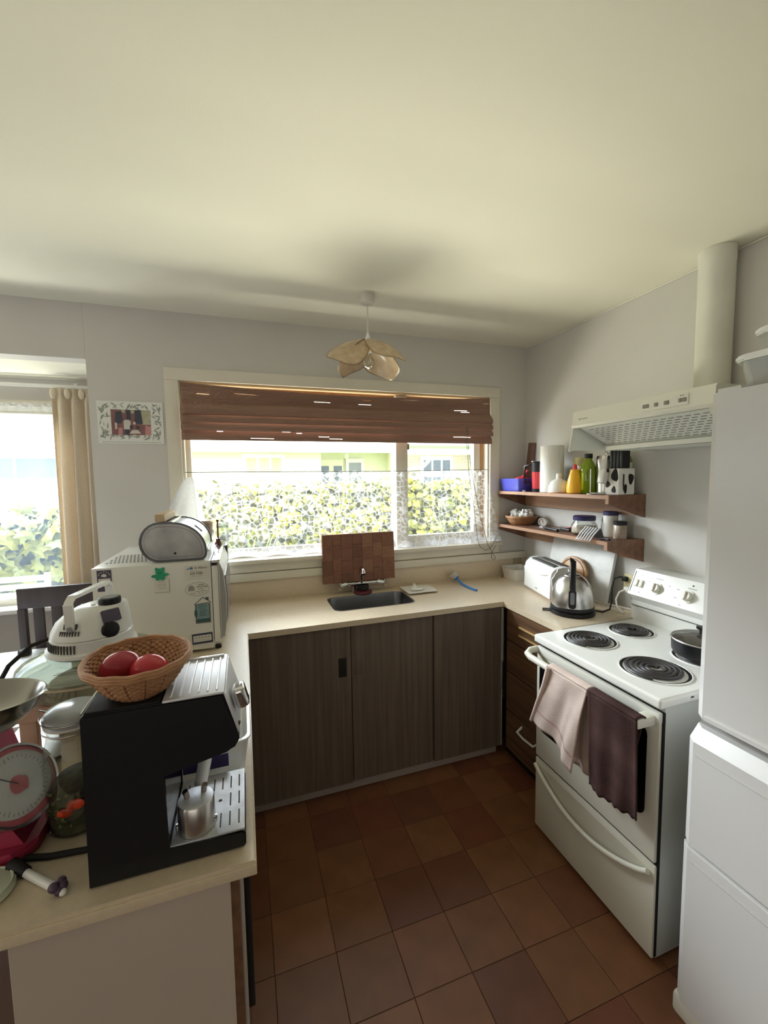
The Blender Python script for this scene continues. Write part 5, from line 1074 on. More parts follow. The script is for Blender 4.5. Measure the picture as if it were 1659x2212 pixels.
for y0, y1 in ((BY0 - 0.002, BY0 + 0.010), (BY1 - 0.010, BY1 + 0.002)):
    po = bbprof(0.0); pi_ = bbprof(0.007)
    mb = MB(); mb.ring_loft([[(x, y0, z) for x, z in po], [(x, y1, z) for x, z in po], [(x, y1, z) for x, z in pi_], [(x, y0, z) for x, z in pi_], [(x, y0, z) for x, z in po]], cap=False)
    obj('end_rim', mb, M['binrim'], bb)
obj('end_plate', MB().ring_loft([[(x, BY0 + 0.004, z) for x, z in bbprof(0.007)], [(x, BY0 + 0.009, z) for x, z in bbprof(0.012)], [(x, BY0 + 0.003, z) for x, z in bbprof(0.018)]]), M['steel_dark'], bb)
obj('end_bolt', MB().cyl((-0.262, BY0 + 0.002, 1.300), (-0.262, BY0 - 0.001, 1.300), 0.0045, 0.0035, 14), M['black'], bb)
obj('name_plaque', MB().prism(rrect(-0.05, 0.05, -0.022, 0.022, 0.008, 3), 'z', 0, 0.0015).xf(facing((-0.183, 1.955, 1.386), (0, 1, 0), (-0.68, 0, 0.73))), P('plaque', (0.66, 0.66, 0.62), 0.3, 0.6), bb)
obj('handle_bar', MB().tube([(-0.150, BY0 + 0.012, 1.300), (-0.144, BY0 + 0.012, 1.303), (-0.144, BY1 - 0.012, 1.303)], 0.005, 8), M['chrome'], bb)
obj('hinge_bar', MB().tube([(-0.272, BY0 + 0.012, 1.4225), (-0.272, BY1 - 0.012, 1.4225)], 0.004, 8), M['chrome'], bb)
o = obj('wood_block', MB().box(-0.329, -0.294, 1.815, 2.085, 1.4245, 1.454, 0.0015, 1), M['blockwood'])
tag(o, 'pale square-cut wood block lying along the top of the bread bin', 'wood')
t = thing('brown_pot', 'small brown pot standing behind the bread bin on the microwave', 'pot', (-0.172, 2.175, MZ1))
obj('body', MB().lathe([(0.030, MZ1 + 0.001), (0.042, MZ1 + 0.06), (0.046, MZ1 + 0.118), (0.042, MZ1 + 0.118), (0.036, MZ1 + 0.06), (0.02, MZ1 + 0.01)], (-0.190, 2.175)), M['terracotta'], t)
t = thing('glass_stand', 'small glass plunger with a dark red rod behind the bread bin', 'coffee plunger', (-0.128, 2.24, MZ1))
obj('rod', MB().tube([(-0.126, 2.22, MZ1 + 0.02), (-0.126, 2.22, MZ1 + 0.112)], 0.0035, 8).ball((-0.126, 2.22, MZ1 + 0.116), 0.007), P('dark_red_rod', (0.13, 0.03, 0.03), 0.4), t)
obj('foot', MB().lathe([(0.018, MZ1 + 0.0015), (0.010, MZ1 + 0.018), (0.012, MZ1 + 0.028), (0.004, MZ1 + 0.030)], (-0.126, 2.22)), P('dark_red_foot', (0.13, 0.03, 0.03), 0.4), t)
obj('glass_wall', MB().lathe([(0.028, MZ1 + 0.002), (0.029, MZ1 + 0.10)], (-0.105, 2.25), 24, cap=False), M['jar'], t)
obj('lid', MB().lathe([(0.030, MZ1 + 0.078), (0.030, MZ1 + 0.088)], (-0.105, 2.25), 24), M['jar'], t)

# ------------------------------------------------------------------ halogen oven on its wooden stand
HX, HY = -0.415, 1.345
sd = thing('wooden_stand', 'pale pinkish wooden stand carrying the halogen oven', 'stand', (HX, HY, 0.9))
obj('top_board', MB().box(-0.562, -0.285, 1.235, 1.50, 0.985, 1.019, 0.004), M['pinkwood'], sd)
for x, y in ((-0.555, 1.243), (-0.30, 1.243), (-0.555, 1.475), (-0.30, 1.475)):
    obj('leg', MB().box(x, x + 0.036, y, y + 0.022, 0.9, 0.985, 0.002), M['pinkwood'], sd)
ho = thing('halogen_oven', 'white halogen oven with handle on a wide glass bowl', 'oven', (HX, HY, 1.02))
obj('bowl', MB().lathe([(0.115, 1.0195), (0.140, 1.028), (0.156, 1.055), (0.163, 1.076), (0.158, 1.076), (0.150, 1.055), (0.134, 1.034), (0.1, 1.026)], (HX, HY), 56), M['bowlglass'], ho)
obj('bowl_rim', MB().lathe([(0.160, 1.072), (0.170, 1.076), (0.170, 1.082), (0.160, 1.082)], (HX, HY), 56), P('cream_rim', (0.72, 0.68, 0.46), 0.35), ho)
obj('glass_lid', MB().lathe([(0.172, 1.083), (0.173, 1.090), (0.168, 1.097), (0.150, 1.107), (0.10, 1.124)], (HX, HY), 56), M['bowlglass'], ho)
obj('lid_rim', MB().tube([(HX + 0.1715 * cos(2 * pi * k / 60), HY + 0.1715 * sin(2 * pi * k / 60), 1.0875) for k in range(60)], 0.0045, 8, closed=True), M['bowlglass'], ho)
ring = lambda rx, ry, dx, z: [(HX + dx + rx * cos(2 * pi * k / 48), HY + ry * sin(2 * pi * k / 48), z) for k in range(48)]
hw = P('halogen_white', (0.74, 0.74, 0.70), 0.3, var=0.01)
obj('head_base', MB().ring_loft([ring(0.098, 0.098, 0, 1.121), ring(0.108, 0.108, 0, 1.128), ring(0.107, 0.107, 0, 1.136), ring(0.099, 0.099, 0, 1.140), ring(0.097, 0.097, 0, 1.166), ring(0.093, 0.093, 0, 1.170)]), hw, ho)
hb = obj('head_top', MB().ring_loft([ring(0.096, 0.096, 0, 1.1715), ring(0.094, 0.090, 0.001, 1.183), ring(0.088, 0.080, 0.006, 1.205), ring(0.076, 0.066, 0.016, 1.225), ring(0.062, 0.052, 0.028, 1.240), ring(0.052, 0.044, 0.036, 1.2455), ring(0.02, 0.02, 0.036, 1.247)]), hw, ho)
mb = MB()
for k in range(13):
    a = pi + 0.42 + k * 0.085
    p = Vector((HX + 0.0985 * cos(a), HY + 0.0985 * sin(a), 1.152)); q = MB().box(-0.0016, 0.0016, -0.011, 0.011, -0.002, 0.002).xf(facing(p, (-sin(a), cos(a), 0), (0, 0, 1))); tmp = bpy.data.meshes.new('t'); q.bm.to_mesh(tmp); q.bm.free(); mb.bm.from_mesh(tmp); bpy.data.meshes.remove(tmp)
for k in range(8):
    a = pi + 0.95 + k * 0.075
    for z, hh, rr_ in ((1.190, 0.006, 0.0905), (1.207, 0.007, 0.0840)):
        if z > 1.2 and k not in (1, 2, 5, 6): continue
        p = Vector((HX + 0.004 + rr_ * cos(a), HY + (rr_ - 0.004) * sin(a), z)); q = MB().box(-0.0013, 0.0013, -hh, hh, -0.002, 0.003).xf(facing(p, (-sin(a), cos(a), 0), (0.25 * -cos(a), 0.25 * -sin(a), 1))); tmp = bpy.data.meshes.new('t'); q.bm.to_mesh(tmp); q.bm.free(); mb.bm.from_mesh(tmp); bpy.data.meshes.remove(tmp)
obj('vent_slots', mb, M['slot'], ho, kind='stuff', smooth=False)
obj('timer_knob', MB().lathe([(0.027, 1.2455), (0.028, 1.250), (0.027, 1.262), (0.022, 1.2635)], (HX + 0.050, HY - 0.012), 30), M['black'], ho)
obj('knob_cap', MB().lathe([(0.021, 1.2630), (0.020, 1.2645)], (HX + 0.050, HY - 0.012), 30), M['greyink'], ho)
obj('indicator', MB().lathe([(0.006, 1.2455), (0.005, 1.2485)], (HX + 0.012, HY - 0.020), 14).lathe([(0.006, 1.2455), (0.005, 1.2485)], (HX + 0.018, HY + 0.008), 14), M['paper'], ho)
ad = Vector((0.60, -0.80, 0)).normalized(); 
obj('control_panel', MB().prism(rrect(-0.022, 0.022, -0.017, 0.017, 0.003, 2), 'z', -0.004, 0.004).xf(facing(Vector((HX + 0.022, HY, 1.221)) + ad * 0.066, (0.80, 0.60, 0), (-0.30, 0.40, 1.0))), M['purplecard'], ho)
obj('lower_knob', MB().lathe([(0.022, -0.006), (0.022, 0.006), (0.018, 0.009)], n=26).xf(Matrix.Translation(Vector((HX + 0.012, HY, 1.186)) + ad * 0.080) @ ad.to_track_quat('Z', 'Y').to_matrix().to_4x4()), M['black'], ho)
hp = [(-0.438, 1.262, 1.205), (-0.440, 1.266, 1.270), (-0.436, 1.280, 1.283), (-0.392, 1.405, 1.290), (-0.388, 1.420, 1.278), (-0.386, 1.424, 1.210)]
obj('carry_handle', MB().ring_loft([[Vector(p) + Vector((0.36, 0.0, 0)) * 0 + Vector((dx * 0.010, dy * 0.004 * 0, dz * 0.004)) + (Vector((0, dz2 * 0.005, 0))) for dx, dy, dz, dz2 in ((-1, 0, -1, -1), (1, 0, -1, -1), (1, 0, 1, 1), (-1, 0, 1, 1))] for p in hp]), hw, ho, smooth=False)
obj('handle_pivot', MB().cyl((-0.438, 1.256, 1.204), (-0.438, 1.266, 1.204), 0.007, 0.007, 14), M['greyink'], ho)
obj('power_cord', MB().tube([(HX - 0.094, HY - 0.02, 1.165), (HX - 0.125, HY - 0.045, 1.160), (HX - 0.155, HY - 0.09, 1.130), (HX - 0.178, HY - 0.125, 1.07), (HX - 0.185, HY - 0.14, 0.99), (HX - 0.17, HY - 0.14, 0.906)], 0.0055, 8), M['blackmat'], ho)
obj('moulded_text', MB().box(HX - 0.04, HX + 0.02, HY - 0.137, HY - 0.135, 1.1120, 1.1125).box(HX - 0.045, HX + 0.022, HY - 0.143, HY - 0.141, 1.1100, 1.1106), M['greyink'], ho)
t = thing('white_carton', 'pale white box standing on the worktop under the wooden stand', 'box', (-0.46, 1.36, 0.9))
obj('carton', MB().box(-0.50, -0.40, 1.31, 1.42, 0.9005, 0.965, 0.002), M['paper'], t)
obj('tape', MB().box(-0.46, -0.44, 1.309, 1.3105, 0.9005, 0.9655), M['card'], t)
o = obj('steel_dish', MB().lathe([(0.03, 0.9005), (0.05, 0.912), (0.056, 0.935), (0.053, 0.935), (0.046, 0.914), (0.02, 0.906)], (-0.335, 1.275), 30), M['steel_dark'])
tag(o, 'small dull steel dish in front of the wooden stand', 'dish')

# ------------------------------------------------------------------ espresso machine and its neighbours
em = thing('espresso_machine', 'black espresso machine with ribbed metal cup warmer on the peninsula end', 'coffee machine', (-0.15, 0.86, 0.9))
EY0, EY1 = 0.775, 0.948
prof = [(-0.271, 0.901), (-0.024, 0.901), (-0.020, 0.906), (-0.020, 0.928), (-0.026, 0.934), (-0.150, 0.934), (-0.153, 1.074), (-0.046, 1.093), (-0.032, 1.098), (-0.024, 1.112), (-0.026, 1.122), (-0.049, 1.203), (-0.262, 1.203), (-0.267, 1.197)]
obj('body', MB().prism(prof, 'y', EY0, EY1, 0.003), M['black'], em)
obj('rear_lid', MB().box(-0.262, -0.150, EY0 + 0.004, EY1 - 0.004, 1.2025, 1.2065, 0.0015), M['blackmat'], em)
obj('lid_trim', MB().tube([(-0.265, EY0 + 0.003, 1.2055), (-0.265, EY1 - 0.003, 1.2055)], 0.0015, 6), M['chrome'], em)
cw = obj('cup_warmer', MB().box(-0.146, -0.046, EY0 + 0.0005, EY1, 1.202, 1.2065, 0.0015), M['cup_warmer'], em)
for k in range(6):
    x = -0.134 + k * 0.0150
    obj('ridge', MB().tube([(x, EY0 + 0.010, 1.2072), (x, EY1 - 0.020, 1.2074)], 0.0018, 6), M['ridge'], cw)
obj('rail', MB().box(-0.146, -0.052, EY1 - 0.014, EY1 - 0.008, 1.2065, 1.2110, 0.001), M['chrome'], cw)
nf = facing((-0.0355, 0.862, 1.1625), (0, 1, 0), (-0.27, 0, 0.96))
obj('front_panel', MB().box(-0.085, 0.085, -0.040, 0.041, -0.001, 0.003, 0.001).xf(nf), M['cup_warmer'], em)
obj('steam_knob', MB().box(-0.018, 0.018, -0.020, 0.020, 0.003, 0.026, 0.008, 3).xf(facing((-0.033, 0.815, 1.172), (0, 1, 0), (-0.27, 0, 0.96))), M['chrome'], em)
obj('buttons', MB().cyl((-0.026, 0.79, 1.135), (-0.022, 0.79, 1.134), 0.004).cyl((-0.030, 0.87, 1.150), (-0.026, 0.87, 1.149), 0.006), M['slot'], em)
obj('splash_plate', MB().box(-0.1525, -0.149, EY0 + 0.006, EY1 - 0.006, 0.936, 1.070), P('splash_chrome', (0.25, 0.25, 0.26), 0.15, 1.0), em)
obj('brew_head', MB().lathe([(0.034, 1.088), (0.034, 1.066), (0.030, 1.060), (0.01, 1.058)], (-0.095, 0.865), 28), M['chrome'], em)
tr = obj('drip_tray', MB().box(-0.147, -0.0215, EY0 + 0.002, EY1, 0.9335, 0.938, 0.0015), M['tray'], em)
sl = MB()
for r_ in range(3):
    for k in range(7):
        x = -0.131 + k * 0.0165
        if r_ == 1 and k in (2, 3, 4): continue
        sl.box(x - 0.0013, x + 0.0013, 0.792 + r_ * 0.051, 0.827 + r_ * 0.051, 0.9376, 0.9386)
for y in (0.861, 0.869): pass
sl.box(-0.087, -0.081, 0.868, 0.873, 0.9376, 0.9386).box(-0.071, -0.065, 0.860, 0.865, 0.9376, 0.9386)
obj('drain_slots', sl, M['slot'], tr, smooth=False)
obj('power_cord', MB().tube([(-0.268, 0.862, 0.912), (-0.30, 0.862, 0.906), (-0.36, 0.868, 0.906), (-0.42, 0.884, 0.906), (-0.50, 0.885, 0.906), (-0.58, 0.88, 0.906)], 0.0055, 10), M['blackmat'], em)
pf = thing('portafilter', 'chrome portafilter with two spouts resting upside down on the drip tray', 'portafilter', (-0.104, 0.81, 0.9385))
obj('basket', MB().lathe([(0.032, 0.9388), (0.0325, 0.941), (0.0322, 0.990), (0.030, 0.9935)], (-0.106, 0.812), 36), M['steel'], pf)
obj('lit_top', MB().lathe([(0.0305, 0.9936), (0.022, 0.9985), (0.002, 0.9995)], (-0.106, 0.812), 36), M['cup_warmer'], pf)  # paler cap, bluish light on the steel top put into its colour
for dx, dy in ((-0.014, -0.003), (0.013, 0.005)):
    obj('spout', MB().tube([(-0.106 + dx, 0.812 + dy, 0.992), (-0.106 + dx * 1.1, 0.812 + dy, 1.006), (-0.106 + dx * 1.25, 0.811 + dy, 1.013)], 0.0052, 10), P('bronze_spout_%d' % (dx > 0), (0.45, 0.38, 0.32), 0.2, 1.0), pf)
obj('screw', MB().lathe([(0.004, 0.9975), (0.003, 0.9995)], (-0.106, 0.808), 12), M['steel_dark'], pf)
obj('lug', MB().box(-0.076, -0.070, 0.800, 0.808, 0.945, 0.955, 0.001).box(-0.142, -0.136, 0.806, 0.814, 0.940, 0.950, 0.001), M['chrome'], pf)
obj('handle', MB().tube([(-0.104, 0.840, 0.978), (-0.101, 0.856, 0.990), (-0.096, 0.885, 1.010), (-0.090, 0.925, 1.036)], 0.0105, 14, 0.0140), M['ridge'], pf)
t = thing('clear_tub', 'clear plastic tub with purple label behind the espresso machine', 'tub', (-0.10, 1.08, 0.9))
rr = [[(x, y, z) for x, y in rrect(-0.175 - k, -0.022 + k * 0.95, 0.985 - k, 1.20 + k, 0.022)] for k, z in ((0.0, 0.9005), (0.013, 0.985), (0.018, 0.988), (0.016, 0.991), (0.009, 0.990), (-0.004, 0.906))]
obj('wall', MB().ring_loft(rr, cap=False), M['clearplastic'], t)
obj('base', MB().prism(rrect(-0.175, -0.022, 0.985, 1.20, 0.022), 'z', 0.9005, 0.904), M['clearplastic'], t)
obj('label', MB().box(-0.150, -0.055, 0.972, 0.9735, 0.935, 0.965), M['label_purple'], t)
wbk = thing('wicker_bowl', 'oval wicker bowl of two red apples on the espresso machine', 'basket', (-0.195, 0.85, 1.207))
wicker_bowl(wbk, -0.192, 0.842, 1.2068, 0.055, 0.085, 0.094, 0.046, 0.053, radians(18), 32)
def apple(label, x, y, z, r, mat, rx, ry):
    a = thing('apple', label, 'apple', (x, y, z - r * 0.86), 0, 'apples in the wicker bowl')
    mb = MB()
    pr = []
    for k in range(17):
        th = pi * k / 16; rad = r * sin(th) * (1.0 + 0.06 * sin(th)); zz = r * 0.92 * cos(th)
        dent = 0.30 * r * math.exp(-((rad / (0.36 * r)) ** 2)); zz += -dent if zz > 0 else dent * 0.7
        pr.append((rad, zz))
    mx = Matrix.Translation((x, y, z)) @ Matrix.Rotation(rx, 4, 'X') @ Matrix.Rotation(ry, 4, 'Y')
    obj('flesh', mb.lathe(pr, n=32).xf(mx), mat, a)
    obj('stem', MB().tube([(0, 0, r * 0.60), (0.001, 0, r * 0.85), (0.004, 0, r * 1.02)], 0.0014, 6).xf(mx), M['oldwood'], a)
apple('darker red apple on the left in the wicker bowl', -0.222, 0.848, 1.2435, 0.0335, M['apple'], radians(115), radians(15))
apple('brighter red apple on the right in the wicker bowl', -0.170, 0.823, 1.2420, 0.0320, M['apple2'], radians(120), radians(-20))

# kitchen scale
ks = thing('kitchen_scale', 'crimson kitchen scale with round dial and steel bowl at left edge', 'kitchen scale', (-0.47, 0.93, 0.9))
obj('base', MB().prism(rrect(-0.56, -0.388, 0.872, 1.03, 0.03), 'z', 0.902, 0.925, 0.006).prism([(-0.55, 0.925), (-0.405, 0.925), (-0.42, 0.955), (-0.54, 0.955)], 'y', 0.89, 1.02), M['crimson'], ks)
obj('pillar', MB().ring_loft([[(x, y, z) for x, y in rrect(-0.475 - a, -0.475 + b, 0.965 - c_, 0.965 + c_, 0.015)] for a, b, c_, z in ((0.06, 0.045, 0.045, 0.95), (0.055, 0.03, 0.045, 1.05), (0.04, 0.02, 0.04, 1.10), (0.02, 0.012, 0.02, 1.13))]), M['crimson'], ks)
dn_ = Vector((0.78, -0.36, 0.50)).normalized()
dm = Matrix.Translation((-0.418, 0.912, 1.027)) @ dn_.to_track_quat('Z', 'Y').to_matrix().to_4x4() @ Matrix.Diagonal((0.86, 0.86, 0.9, 1))
obj('dial_case', MB().lathe([(0.060, -0.035), (0.080, -0.02), (0.084, 0.0), (0.084, 0.006), (0.079, 0.006)], n=44, cap=False).xf(dm), M['steel'], ks)
dl = obj('dial_face', MB().lathe([(0.0795, 0.002), (0.002, 0.0025)], n=44).xf(dm), M['paper'], ks)
obj('red_border', MB().ring_loft([[(0.0785 * cos(2 * pi * k / 44), 0.0785 * sin(2 * pi * k / 44), 0.0030) for k in range(44)], [(0.068 * cos(2 * pi * k / 44) * 1.08, 0.066 * sin(2 * pi * k / 44) + 0.002, 0.0032) for k in range(44)]], cap=False).xf(dm), M['dialred'], dl)
obj('red_hub', MB().prism([(0.018 * cos(2 * pi * k / 20) * (1 + 0.18 * cos(2 * pi * k / 20 + 0.9)), 0.018 * sin(2 * pi * k / 20) * (1 + 0.3 * (1 if k == 17 else 0)), ) for k in range(20)], 'z', 0.003, 0.0045).xf(dm), M['dialred'], dl)
tk = MB()
for k in range(40):
    a = 2 * pi * k / 40; L = 0.006 if k % 5 else 0.010
    q = MB().box(-0.0005, 0.0005, 0.061 - L, 0.061, 0.003, 0.0036).xf(Matrix.Rotation(a, 4, 'Z')); tmp = bpy.data.meshes.new('t'); q.bm.to_mesh(tmp); q.bm.free(); tk.bm.from_mesh(tmp); bpy.data.meshes.remove(tmp)
obj('scale_marks', tk.xf(dm), M['greyink'], dl)
obj('pointer', MB().box(-0.0009, 0.0009, 0.0, 0.056, 0.0048, 0.0056).xf(dm @ Matrix.Rotation(radians(38), 4, 'Z')), M['ink'], dl)
obj('dial_glass', MB().lathe([(0.079, 0.006), (0.05, 0.0095), (0.002, 0.011)], n=44).xf(dm), M['dialglass'], ks)
tb = Matrix.Translation((-0.478, 0.918, 1.130)) @ Matrix.Rotation(radians(4), 4, 'Y') @ Matrix.Rotation(radians(-6), 4, 'X')
obj('weighing_bowl', MB().lathe([(0.030, 0.0), (0.062, 0.012), (0.088, 0.040), (0.099, 0.066), (0.1025, 0.0675), (0.0995, 0.0695), (0.096, 0.066), (0.085, 0.042), (0.06, 0.0155), (0.002, 0.006)], n=48).xf(tb), P('bowl_steel', (0.42, 0.41, 0.38), 0.22, 1.0, var=0.1), ks)
t = thing('wire_rack', 'black wire rack on the worktop behind the kitchen scale', 'rack', (-0.54, 1.14, 0.9))
for k in range(5):
    obj('wire', MB().tube([(-0.60 + 0.035 * k, 1.08, 0.9045), (-0.60 + 0.035 * k, 1.20, 0.9045)], 0.003, 6), M['black'], t)
obj('wire', MB().tube([(-0.61, 1.09, 0.9095), (-0.45, 1.09, 0.9095)], 0.003, 6), M['black'], t); obj('wire', MB().tube([(-0.61, 1.185, 0.9095), (-0.45, 1.185, 0.9095)], 0.003, 6), M['black'], t)
jr = thing('clip_top_jar', 'tall clip-top glass jar of dried peppers beside the espresso machine', 'jar', (-0.335, 0.955, 0.9))
JX, JY = -0.338, 0.958
obj('glass_wall', MB().lathe([(0.048, 0.9005), (0.054, 0.906), (0.0555, 0.95), (0.0545, 1.03), (0.051, 1.065), (0.046, 1.088), (0.045, 1.100), (0.048, 1.106), (0.048, 1.110)], (JX, JY), 44), M['jar'], jr)
obj('contents', MB().lathe([(0.045, 0.9035), (0.0505, 0.908), (0.052, 0.95), (0.0505, 0.985), (0.035, 1.000), (0.005, 1.004)], (JX, JY), 36), M['greencontent'], jr)
for (dx, dy, dz, rr_) in ((-0.008, -0.0515, 0.955, 0.0105), (0.010, -0.0515, 0.968, 0.0125)):
    obj('pepper', MB().ball((JX + dx, JY + dy, dz), rr_, 1.25, 0.28, 0.9, 14, 8), M['chili'], jr)
hb_ = MB(); rq = random.Random(12)
for k in range(60):
    a = rq.uniform(pi, 2 * pi); z = rq.uniform(0.925, 0.992); hb_.ball((JX + 0.0515 * cos(a), JY + 0.0515 * sin(a), z), 0.003, rq.uniform(0.6, 1.6), 0.6, rq.uniform(0.5, 1.4), 6, 4)
obj('herb_bits', hb_, P('herb_green', (0.22, 0.24, 0.05), 0.7, col2=(0.06, 0.07, 0.02), scale=80), jr, kind='stuff')
obj('seal', MB().lathe([(0.0485, 1.1105), (0.0495, 1.113), (0.0485, 1.1155)], (JX, JY), 40), P('seal_white', (0.70, 0.68, 0.62), 0.5), jr)
obj('lid', MB().lathe([(0.0485, 1.116), (0.0505, 1.119), (0.0505, 1.128), (0.045, 1.136), (0.030, 1.141), (0.003, 1.142)], (JX, JY), 40), P('frosted_lid', (0.66, 0.68, 0.68), 0.2, trans=0.5), jr)
obj('wire_clip', MB().tube([(JX + 0.0505 * cos(2 * pi * k / 36), JY + 0.0505 * sin(2 * pi * k / 36), 1.103) for k in range(36)], 0.0016, 6, closed=True).tube([(JX + 0.0515 * cos(2 * pi * k / 36), JY + 0.0515 * sin(2 * pi * k / 36), 1.124) for k in range(36)], 0.0016, 6, closed=True).tube([(JX - 0.048, JY + 0.02, 1.124), (JX - 0.066, JY + 0.026, 1.128), (JX - 0.070, JY + 0.028, 1.108), (JX - 0.060, JY + 0.022, 1.092), (JX - 0.047, JY + 0.018, 1.100)], 0.0018, 6), M['steel'], jr)
t = thing('hand_whisk', 'black and white basting tool with purple knob lying at the worktop edge', 'utensil', (-0.35, 0.815, 0.9))
obj('shaft', MB().tube([(-0.385, 0.842, 0.908), (-0.322, 0.790, 0.908)], 0.0068, 12), M['white'], t)
obj('grip', MB().tube([(-0.412, 0.862, 0.912), (-0.402, 0.855, 0.912), (-0.383, 0.840, 0.909)], 0.0115, 12, 0.009), M['blackmat'], t)
kb = MB()
for q in range(6):
    a = 2 * pi * q / 6; kb.ball((-0.318 + 0.007 * cos(a), 0.787 + 0.006 * sin(a), 0.9125 + 0.004 * sin(a * 2)), 0.0075, 1, 1, 1, 10, 8)
obj('knob', kb, P('purple_knob', (0.055, 0.03, 0.06), 0.4), t)
obj('tip', MB().ball((-0.309, 0.779, 0.9075), 0.0055), M['paper'], t)
t = thing('pale_lid', 'pale green round plastic lid at the lower left worktop edge', 'lid', (-0.420, 0.832, 0.9))
obj('disc', MB().lathe([(0.040, 0.9005), (0.045, 0.904), (0.044, 0.911), (0.036, 0.914), (0.002, 0.912)], (-0.437, 0.822), 36), M['greencover'], t)
obj('rim', MB().tube([(-0.437 + 0.040 * cos(2 * pi * k / 36), 0.822 + 0.040 * sin(2 * pi * k / 36), 0.9135) for k in range(36)], 0.002, 6, closed=True), M['greencover'], t)

# ------------------------------------------------------------------ dining side
t = thing('dining_table', 'white dining table top beyond the peninsula at the left edge', 'table', (-1.4, 2.05, 0))
obj('tabletop', MB().box(-2.05, -0.74, 1.66, 2.440, 0.745, 0.772, 0.004), M['tablewhite'], t)
for x, y in ((-2.0, 1.72), (-0.79, 1.72), (-2.0, 2.38), (-0.79, 2.38)): obj('leg', MB().box(x - 0.025, x + 0.025, y - 0.025, y + 0.025, 0, 0.745), M['chair'], t)
o = obj('dark_case', MB().prism(rrect(-1.03, -0.985, 2.34, 2.39, 0.015), 'z', 0.7725, 0.80, 0.005), M['blackmat'])
tag(o, 'small dark case lying on the white dining table', 'case')
ch = thing('dining_chair', 'dark brown slat back dining chair behind the white table', 'chair', (-0.885, 2.52, 0))
CY = 2.475
obj('top_rail', MB().box(-1.065, -0.712, CY - 0.012, CY + 0.012, 0.968, 1.070, 0.004), M['chair'], ch)
for x0, x1 in ((-1.066, -1.034), (-0.742, -0.712)):
    obj('leg', MB().box(x0, x1, CY - 0.015, CY + 0.017, 0.0, 0.969, 0.003), M['chair'], ch)
for x0, x1 in ((-1.005, -0.962), (-0.930, -0.887), (-0.850, -0.807), (-0.78, -0.755)):
    obj('slat', MB().box(x0, x1, CY - 0.008, CY + 0.008, 0.50, 0.970, 0.002), M['chair'], ch)
obj('seat', MB().box(-1.06, -0.714, CY + 0.0, 2.81, 0.43, 0.47, 0.006), M['chair'], ch)
for x0, x1 in ((-1.060, -1.026), (-0.75, -0.716)): obj('leg', MB().box(x0, x1, 2.765, 2.80, 0.0, 0.43, 0.003), M['chair'], ch)

# ------------------------------------------------------------------ outside: garden, hedge, neighbour's house
struct('ground', MB().box(-14, 16, 3.1, 24, -0.35, -0.25), M['lawn'])
struct('path', MB().box(-8, 8, 2.6, 3.75, -0.25, -0.22), P('pale_concrete', (0.62, 0.58, 0.50), 0.8))
struct('wall_outer', MB().box(-0.6, R + 0.1, D + 0.1, D + 0.14, -0.25, 1.10), M['house'])
def leaf_mesh(kind, L=0.09, Wd=0.075, tips=5):
    bm = bmesh.new(); c = bm.verts.new((0, 0, 0.006)); pts = []
    if kind == 'ivy':
        out = [(0, 0), (0.30, -0.12), (0.55, 0.10), (0.33, 0.30), (0.40, 0.62), (0.14, 0.62), (0, 1.0), (-0.14, 0.62), (-0.40, 0.62), (-0.33, 0.30), (-0.55, 0.10), (-0.30, -0.12)]
    else:
        out = [(0, 0), (0.28, 0.22), (0.36, 0.5), (0.22, 0.8), (0, 1.0), (-0.22, 0.8), (-0.36, 0.5), (-0.28, 0.22)]
    c.co = Vector((0, L * 0.4, 0.006))
    for x, y in out: pts.append(bm.verts.new((x * Wd * 1.4, y * L, -0.10 * abs(x) * Wd - 0.02 * y * y * L * 2)))
    for i in range(len(pts)): bm.faces.new((c, pts[i], pts[(i + 1) % len(pts)]))
    me = bpy.data.meshes.new('leaf'); bm.to_mesh(me); bm.free(); me.materials.append(M['leaf']); return me
